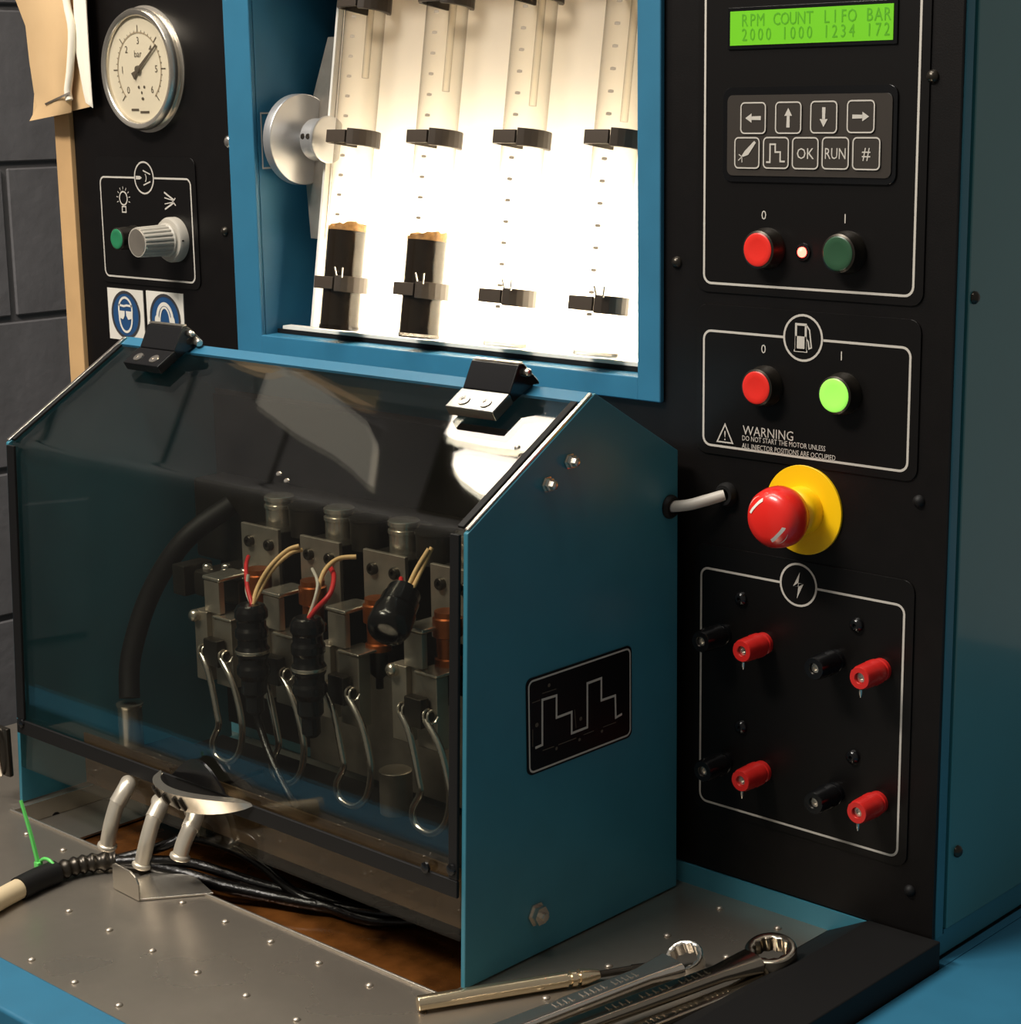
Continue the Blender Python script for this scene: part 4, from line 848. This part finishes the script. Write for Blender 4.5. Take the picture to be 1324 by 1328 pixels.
# block, hose, stubs at the left inside the hood
a = P(222, 728, 'y', -0.13); b = P(300, 790, 'y', -0.13)
t = thing('valve_block', 'dark oily valve block with bright bolt heads, left of the clamps', 'valve', (a.x, -0.13, b.z))
bm = B(); box(bm, (a.x, -0.13, b.z), (a.x+0.016, -0.10, a.z-0.002), 0.001, 1); box(bm, (a.x+0.017, -0.122, b.z), (b.x, -0.07, a.z-0.006), 0.002, 1); obj('body', bm, M_darkmetal, t)
for k in range(4):
    bm = B(); lathe(bm, [(0.0045, 0), (0.0045, 0.003), (0.0030, 0.0045), (0, 0.0046)], (a.x+0.024+0.012*k, -0.112+0.010*(k % 2), a.z-0.006), (0, 0, 1), 6); obj('bolt', bm, M_chrome, t)
hp = [P(*q_[:2], 'y', q_[2]) for q_ in ((168, 905, -0.14), (170, 850, -0.13), (195, 770, -0.11), (240, 700, -0.09), (300, 655, -0.055))]
bm = B(); tube(bm, hp, 0.0090, 14, 6); tag(obj('black_hose', bm, M_rubber), 'thick black hose curving up the left inside of the hood', 'hose')
a = P(168, 912, 'y', -0.14); b = P(166, 966, 'y', -0.14)
t = thing('steel_stub', 'short upright steel tube stub under the black hose', 'pipe', (a.x, -0.14, b.z))
bm = B(); lathe(bm, [(0.0105, 0), (0.0105, a.z-b.z-0.003), (0.0115, a.z-b.z-0.002), (0.0115, a.z-b.z), (0.0090, a.z-b.z)], (a.x, -0.14, b.z), (0, 0, 1), 24); obj('tube', bm, M_satin, t)
bm = B(); box(bm, (-0.585, -0.165, b.z-0.006), (-0.46, -0.10, b.z-0.0005), 0.001, 1); tag(obj('stub_shelf', bm, M_darkmetal), 'dark shelf holding the upright steel stub inside the hood', 'shelf')
a = P(122, 922, 'y', -0.14); bm = B(); lathe(bm, [(0.0085, 0), (0.0090, 0.010), (0.0080, 0.013), (0.0070, 0.013), (0.0060, 0.010)], (a.x, -0.14, b.z), (0, 0, 1), 22); tag(obj('round_fitting', bm, M_darkmetal), 'low dark round fitting left of the upright steel stub', 'fitting')
a = P(513, 1002, 'y', -0.09); bm = B(); lathe(bm, [(0.013, 0), (0.013, 0.034), (0.0115, 0.035)], (a.x, -0.09, 0.0267), (0, 0, 1), 20)
tag(obj('drain_stub', bm, M_greymetal), 'short grey drain tube between the third and fourth wire loops', 'pipe')

# elbow drain pipes at the front of the hood
for i, (pts, lab_) in enumerate(((((176, 1012, -0.228), (163, 1023, -0.241), (152, 1042, -0.249), (144, 1070, -0.254), (139, 1098, -0.256)), 'left'), (((216, 1036, -0.228), (207, 1046, -0.240), (199, 1062, -0.248), (191, 1090, -0.254), (184, 1122, -0.257)), 'middle'), (((259, 1048, -0.228), (253, 1058, -0.238), (246, 1075, -0.246), (238, 1094, -0.251), (233, 1112, -0.254)), 'right'))):
    q_ = [P(u, v, 'y', y) for u, v, y in pts]; q_[0].y = -0.2345
    t = thing('elbow_pipe', f'{lab_}{"most" if lab_ != "middle" else ""} of three curved pale metal pipes below the crescent pull', 'pipe', q_[-1], 'curved drain pipes')
    bm = B(); tube(bm, q_[:3], 0.0066, 18, 8); obj('upper_bend', bm, M_pipe, t)
    bm = B(); tube(bm, [q_[1].lerp(q_[2], 0.55)]+q_[2:], 0.0060, 18, 8); obj('lower_pipe', bm, M_pipe, t)
    d = (q_[-1]-q_[-2]).normalized(); bm = B(); lathe(bm, [(0.0062, -0.003), (0.0076, -0.002), (0.0078, 0.000), (0.0070, 0.0012), (0.005, 0.0012)], q_[-1], d, 20); obj('end_bead', bm, M_pipe, t)

# latch on the left of the hood
q_ = P(8, 970, 'y', -0.236); t = thing('hood_latch', 'small metal wire latch on the left edge of the hood', 'latch', q_)
bm = B(); box(bm, (q_.x-0.014, -0.242, q_.z-0.022), (-0.6172, -0.2370, q_.z+0.020), 0.001, 1); obj('plate', bm, M_darkmetal, t)
bm = B(); tube(bm, [q_+V((-0.004, -0.007, 0.018)), q_+V((0.003, -0.008, 0.014)), q_+V((0.004, -0.010, -0.004)), q_+V((0.003, -0.008, -0.020)), q_+V((-0.004, -0.007, -0.022))], 0.0016, 8, 5); obj('wire', bm, M_chrome, t)

# ------------------------------------------------------------------ cables on the tray
def Z(px, py, z=0.008): return P(px, py, 'z', z)
t = thing('cable_bundle', 'black oily cables running from a braided sleeve on the tray into the trough', 'cable', Z(70, 1130, 0))
bm = B(); tube(bm, [Z(24, 1153), Z(48, 1141), Z(72, 1131)], 0.0090, 16, 6); obj('sleeve', bm, M_rubber, t)
bm = B(); tube(bm, [Z(72, 1131), Z(95, 1124), Z(120, 1119), Z(150, 1116)], lambda u: 0.0068+0.0009*math.sin(u*40), 14, 12); obj('braid', bm, M_darkmetal, t)
bm = B(); tube(bm, [Z(-40, 1190), Z(0, 1166), Z(26, 1152)], 0.0078, 16, 6); obj('beige_hose', bm, M_bsleeve, t)
for r_, pts in ((0.0040, ((148, 1116, .008), (185, 1106, .012), (215, 1096, .020), (243, 1086, .024), (275, 1092, .018), (310, 1105, .010), (345, 1127, .002), (385, 1160, -.006), (430, 1178, -.011), (480, 1194, -.013), (540, 1196, -.013))),
                (0.0048, ((148, 1117, .008), (190, 1122, .006), (240, 1134, .000), (290, 1149, -.004), (340, 1160, -.008), (400, 1172, -.010), (450, 1180, -.0125), (500, 1186, -.0128), (560, 1190, -.0128))),
                (0.0040, ((148, 1118, .008), (200, 1116, .010), (250, 1120, .006), (300, 1135, .000), (350, 1150, -.006), (410, 1164, -.010), (470, 1182, -.0130), (530, 1180, -.0130)))):
    bm = B(); tube(bm, [P(u, v, 'z', z) for u, v, z in pts], r_, 10, 6); obj('cable', bm, M_wire_black, t)
e = Z(62, 1130, 0.0085); t = thing('cable_tie', 'bright green cable tie around the black sleeve, tail sticking up', 'cable tie', e)
dr = (Z(72, 1131)-Z(48, 1141)).normalized(); _, tx_, ty_ = frame_of(dr)
bm = B(); tube(bm, [e+(tx_*math.cos(2*math.pi*k/20)+ty_*math.sin(2*math.pi*k/20))*0.0098 for k in range(21)], 0.0014, 8, 1); obj('loop', bm, M_tie, t)
hd = P(50, 1122, 'y', e.y-0.002); tipp = P(27, 1038, 'y', e.y-0.004)
bm = B(); box(bm, hd-V((0.003, 0.0025, 0.003)), hd+V((0.003, 0.0025, 0.003)), 0.0008, 1); obj('head', bm, M_tie, t)
bm = B(); tube(bm, [hd, hd.lerp(tipp, 0.5)+V((0.001, 0, 0)), tipp], lambda u: 0.0020-0.0006*u, 6, 5); obj('tail', bm, M_tie, t)
# bent steel bracket
t0_, t1_ = Z(147, 1152, 0.0005), Z(180, 1169, 0.0005); tz = 0.0205
t = thing('bent_bracket', 'small bent sheet steel bracket lying on the front edge of the trough', 'bracket', t0_)
dirx = (t1_-t0_); Ln = dirx.length; dirx.normalize(); nb = V((-dirx.y, dirx.x, 0))
pts = [t0_+dirx*u+V((0, 0, v)) for u, v in ((0, 0), (Ln, 0), (Ln, tz*0.62), (Ln*0.90, tz*0.86), (Ln*0.70, tz*0.98), (Ln*0.10, tz), (0, tz*0.92))]
bm = B(); prism(bm, pts, nb*0.0016, 0.0003); obj('tab', bm, M_satin, t)
bm = B(); prism(bm, [t0_+nb*0.0017, t1_+nb*0.0017, Z(277, 1160, 0.0005), Z(255, 1140, 0.0005), Z(215, 1126, 0.0005)], (0, 0, 0.0014), 0.0003); obj('foot', bm, M_satin, t)

# ------------------------------------------------------------------ hand tools on the tray
pa, pb_ = Z(541, 1302, 0.0056), Z(866, 1249, 0.0056); d = pb_-pa; L = d.length
t = thing('scribing_tool', 'slim brass-toned metal scribing tool with tapered tip on the tray', 'tool', pa)
bm = B(); lathe(bm, [(0.0040, 0), (0.0052, 0.0008), (0.0054, L*0.30), (0.0054, L*0.585), (0.0040, L*0.588)], pa, d, 8, rot=math.pi/8); obj('handle', bm, M_brass, t, ang=60)
bm = B(); lathe(bm, [(0.0038, L*0.588), (0.0038, L*0.600), (0.0055, L*0.602), (0.0055, L*0.622), (0.0038, L*0.624), (0.0038, L*0.635), (0.0057, L*0.637), (0.0055, L*0.66), (0.0034, L*0.715), (0.0026, L*0.72)], pa, d, 20); obj('collar', bm, M_brass, t)
bm = B(); lathe(bm, [(0.0024, L*0.72), (0.0024, L*0.85), (0.0030, L*0.852), (0.0026, L*0.93), (0.0008, L)], pa, d, 14); obj('tip', bm, M_darkmetal, t)
def wrench(rc, end, R1, R2, wid, m, label, tilt, th=0.008, drop=0.0):
    c = V(rc); e_ = V(end); t = thing('ring_wrench', label, 'wrench', (e_.x, e_.y, 0), 'ring wrenches on the tray')
    d = (e_-c); Ln = d.length; d.normalize(); s_ = V((-d.y, d.x, 0)).normalized(); n_ = V((tilt[0], tilt[1], 1)).normalized()
    # ring with a twelve point hole
    bm = B(); n = 48; a_, x_, y_ = frame_of(n_); rings = []
    def ringv(rf, h): return [bm.verts.new(c+a_*h+(x_*math.cos(2*math.pi*i/n)+y_*math.sin(2*math.pi*i/n))*rf(i)) for i in range(n)]
    star = lambda i: R2*(1.0 if i % 4 in (0,) else 0.93 if i % 4 in (1, 3) else 0.88)
    rings = [ringv(lambda i: R1*0.93, -th/2), ringv(lambda i: R1, -th/2+0.0012), ringv(lambda i: R1, th/2-0.0012), ringv(lambda i: R1*0.93, th/2), ringv(lambda i: R2*1.06, th/2), ringv(star, th/2-0.0008), ringv(star, -th/2+0.0008), ringv(lambda i: R2*1.06, -th/2)]
    for k in range(len(rings)):
        p_, q_ = rings[k], rings[(k+1) % len(rings)]
        for i in range(n): bm.faces.new((p_[i], q_[i], q_[(i+1) % n], p_[(i+1) % n]))
    obj('ring', bm, m, t)
    # shank: rounded bar from the ring edge to the far end
    bm = B(); rows = []; st = c+d*R1*0.90
    for k in range(13):
        u = k/12.0; ctr = st.lerp(e_, u)+V((0, 0, -drop*u)); wd = wid*(1.0+0.55*max(0, 1-u*6)); hh = th*0.36*(1+0.4*max(0, 1-u*6)); row = []
        for j in range(12):
            a = 2*math.pi*j/12; row.append(bm.verts.new(ctr+s_*math.copysign(abs(math.cos(a))**0.6, math.cos(a))*wd/2+V((0, 0, math.copysign(abs(math.sin(a))**0.6, math.sin(a))*hh))))
        rows.append(row)
    for p_, q_ in zip(rows, rows[1:]):
        for j in range(12): bm.faces.new((p_[j], q_[j], q_[(j+1) % 12], p_[(j+1) % 12]))
    bm.faces.new(rows[0]); bm.faces.new(rows[-1]); sh = obj('shank', bm, m, t)
    bm = B()
    for k in range(16):
        u = 0.22+0.030*k
        if k in (5, 11): continue
        ctr = st.lerp(e_, u)+V((0, 0, -drop*u+th*0.36)); hx = 0.0011
        prism(bm, [ctr-d*hx-s_*wid*0.16, ctr+d*hx-s_*wid*0.16, ctr+d*hx+s_*wid*0.16, ctr-d*hx+s_*wid*0.16], V((0, 0, 0.0005)))
    obj('raised_marks', bm, m, sh, smooth=False)
wrench(Z(889, 1245, 0.010), Z(640, 1342, 0.006), 0.0128, 0.0100, 0.017, M_chrome, 'pale satin ring wrench beside the scribing tool', (0.10, -0.55), 0.011)
wrench(Z(1000, 1238, 0.017), Z(690, 1352, 0.010), 0.0170, 0.0118, 0.015, M_tool, 'dark chrome ring wrench with raised marks, middle of the three', (0.06, -0.22), 0.012)
wrench(Z(1012, 1262, 0.0075), Z(760, 1362, 0.006), 0.0150, 0.0105, 0.013, M_tool, 'dark ring wrench lying nearest the black rubber apron', (0.0, 0.0), 0.008)

# ------------------------------------------------------------------ wooden batten and paper envelope at the left
t0 = P(77, 200, 'y', 0.0).x; t1 = P(98, 200, 'y', 0.0).x
bm = B(); box(bm, (t0, -0.004, -0.0615), (-0.8235, 0.016, 0.86), 0.001, 1); tag(obj('wooden_batten', bm, M_wood), 'narrow pale wooden batten standing at the left edge of the black panel', 'batten')
EY = -0.012
t = thing('paper_envelope', 'open-ended brown paper envelope with papers inside, hung over the wooden batten', 'envelope', (P(70, 130, 'y', EY).x, EY, P(70, 140, 'y', EY).z))
def E(px, py, y=EY): return P(px, py, 'y', y)
def surf(name, rows, m, th=0.0008):
    bm = B(); g_ = [[bm.verts.new(p) for p in r] for r in rows]; g2 = [[bm.verts.new(p+V((0, th, 0))) for p in r] for r in rows]
    for G in (g_, g2):
        for r1_, r2_ in zip(G, G[1:]):
            for i in range(len(r1_)-1): bm.faces.new((r1_[i], r1_[i+1], r2_[i+1], r2_[i]))
    bord = [(0, i) for i in range(len(g_[0]))]+[(j, len(g_[0])-1) for j in range(1, len(g_))]+[(len(g_)-1, i) for i in range(len(g_[0])-2, -1, -1)]+[(j, 0) for j in range(len(g_)-2, 0, -1)]
    for k in range(len(bord)):
        (a, b), (c_, d_) = bord[k], bord[(k+1) % len(bord)]; bm.faces.new((g_[a][b], g_[c_][d_], g2[c_][d_], g2[a][b]))
    return obj(name, bm, m, t, ang=50)
left = [(5, -60), (20, 0), (33, 34), (38, 80), (44, 120), (48, 138), (38, 157)]
right = [(84, -60), (88, 0), (95, 40), (93, 90), (90, 118), (92, 130), (92, 146)]
rows = []
for (a, b), (c_, d_) in zip(left, right):
    rows.append([E(a+(c_-a)*k/8, b+(d_-b)*k/8, EY-0.010*math.sin(math.pi*k/8)-0.003) for k in range(9)])
surf('front_sheet', rows, M_paper)
rows = [[E(a, b, EY-0.002), E((a+c_)/2, (b+d_)/2, EY-0.004), E(c_, d_, EY-0.001)] for (a, b), (c_, d_) in (((92, -60), (108, -60)), ((95, 0), (111, 0)), ((97, 60), (115, 70)), ((108, 120), (119, 130)), ((111, 133), (120, 140)))]
surf('white_papers', rows, M_paperw)
rows = [[E(a+(c_-a)*k/6, b+(d_-b)*k/6, EY+0.003) for k in range(7)] for (a, b), (c_, d_) in (((8, -60), (112, -60)), ((30, 20), (112, 10)), ((46, 100), (116, 95)), ((42, 156), (119, 138)))]
surf('back_sheet', rows, M_paper)
bm = B(); tube(bm, [E(a-2, b, EY-0.005) for a, b in right[:6]], 0.0036, 8, 4); obj('rolled_edge', bm, M_paperw, t)
rows = [[E(a+(c_-a)*k/8, b+(d_-b)*k/8, EY-0.0036-0.010*math.sin(math.pi*min(1, (0.30+0.62*k/8)))) for k in range(9)] for (a, b), (c_, d_) in (((58, 134), (90, 119)), ((59, 136.5), (91, 121.5)))]
surf('pencil_line', rows, M_ink, 0.0002)

# ------------------------------------------------------------------ unseen lamp above the left of the console, added for its reflection in the lid
M_diff = mat('lit_lamp_diffuser', (255, 244, 226), 0.4, emit=18.0)
M_reflglow = mat('reflection_glow', (214, 204, 188), 0.6, emit=1.0)  # glow added only for the pale reflection in the lid
t = thing('reflected_lamp', 'unseen lamp added for the bright patches and pale shape reflected in the clear lid', 'lamp', (-0.95, 0.05, 1.25))
bm = B(); box(bm, (-1.08, -0.06, 1.222), (-0.70, 0.16, 1.26), 0.004); obj('housing', bm, M_darkmetal, t)
bm = B(); prism(bm, [(x, y, 1.200) for x, y in ((-1.046, 0.095), (-0.940, 0.097), (-0.915, 0.155), (-0.78, 0.155), (-0.78, 0.068), (-0.90, 0.062), (-0.98, 0.060), (-1.05, 0.062))], (0, 0, 0.021)); obj('diffuser', bm, M_diff, t, smooth=False)  # outline shaped for the white reflections in lid and hinge leaf
bm = B(); prism(bm, [(x, y, 1.200) for x, y in ((-1.005, 0.046), (-0.80, 0.040), (-0.80, -0.03), (-0.925, -0.015), (-0.960, -0.010), (-0.995, 0.003), (-1.018, 0.020), (-1.022, 0.038))], (0, 0, 0.021)); obj('diffuser', bm, M_diff, t, smooth=False)
bm = B(); prism(bm, [(x, y, 1.205) for x, y in ((-1.575, 0.126), (-1.52, 0.098), (-1.44, 0.064), (-1.34, 0.030), (-1.25, 0.008), (-1.205, -0.008), (-1.165, -0.026), (-1.172, 0.004), (-1.182, 0.036), (-1.22, 0.068), (-1.29, 0.096), (-1.36, 0.122), (-1.40, 0.140), (-1.52, 0.142))], (0, 0, 0.012)); obj('reflection_sheet', bm, M_reflglow, t, smooth=False)  # glowing sheet outlined like the pale reflected shape
bm = B(); tube(bm, [(-1.43, 0.10, 1.226), (-1.08, 0.10, 1.240)], 0.006, 10, 1); obj('arm', bm, M_darkmetal, t)
bm = B(); tube(bm, [(-0.90, 0.05, 1.26), (-0.90, 0.05, 2.3)], 0.004, 8, 1); obj('suspension_rod', bm, M_darkmetal, t)
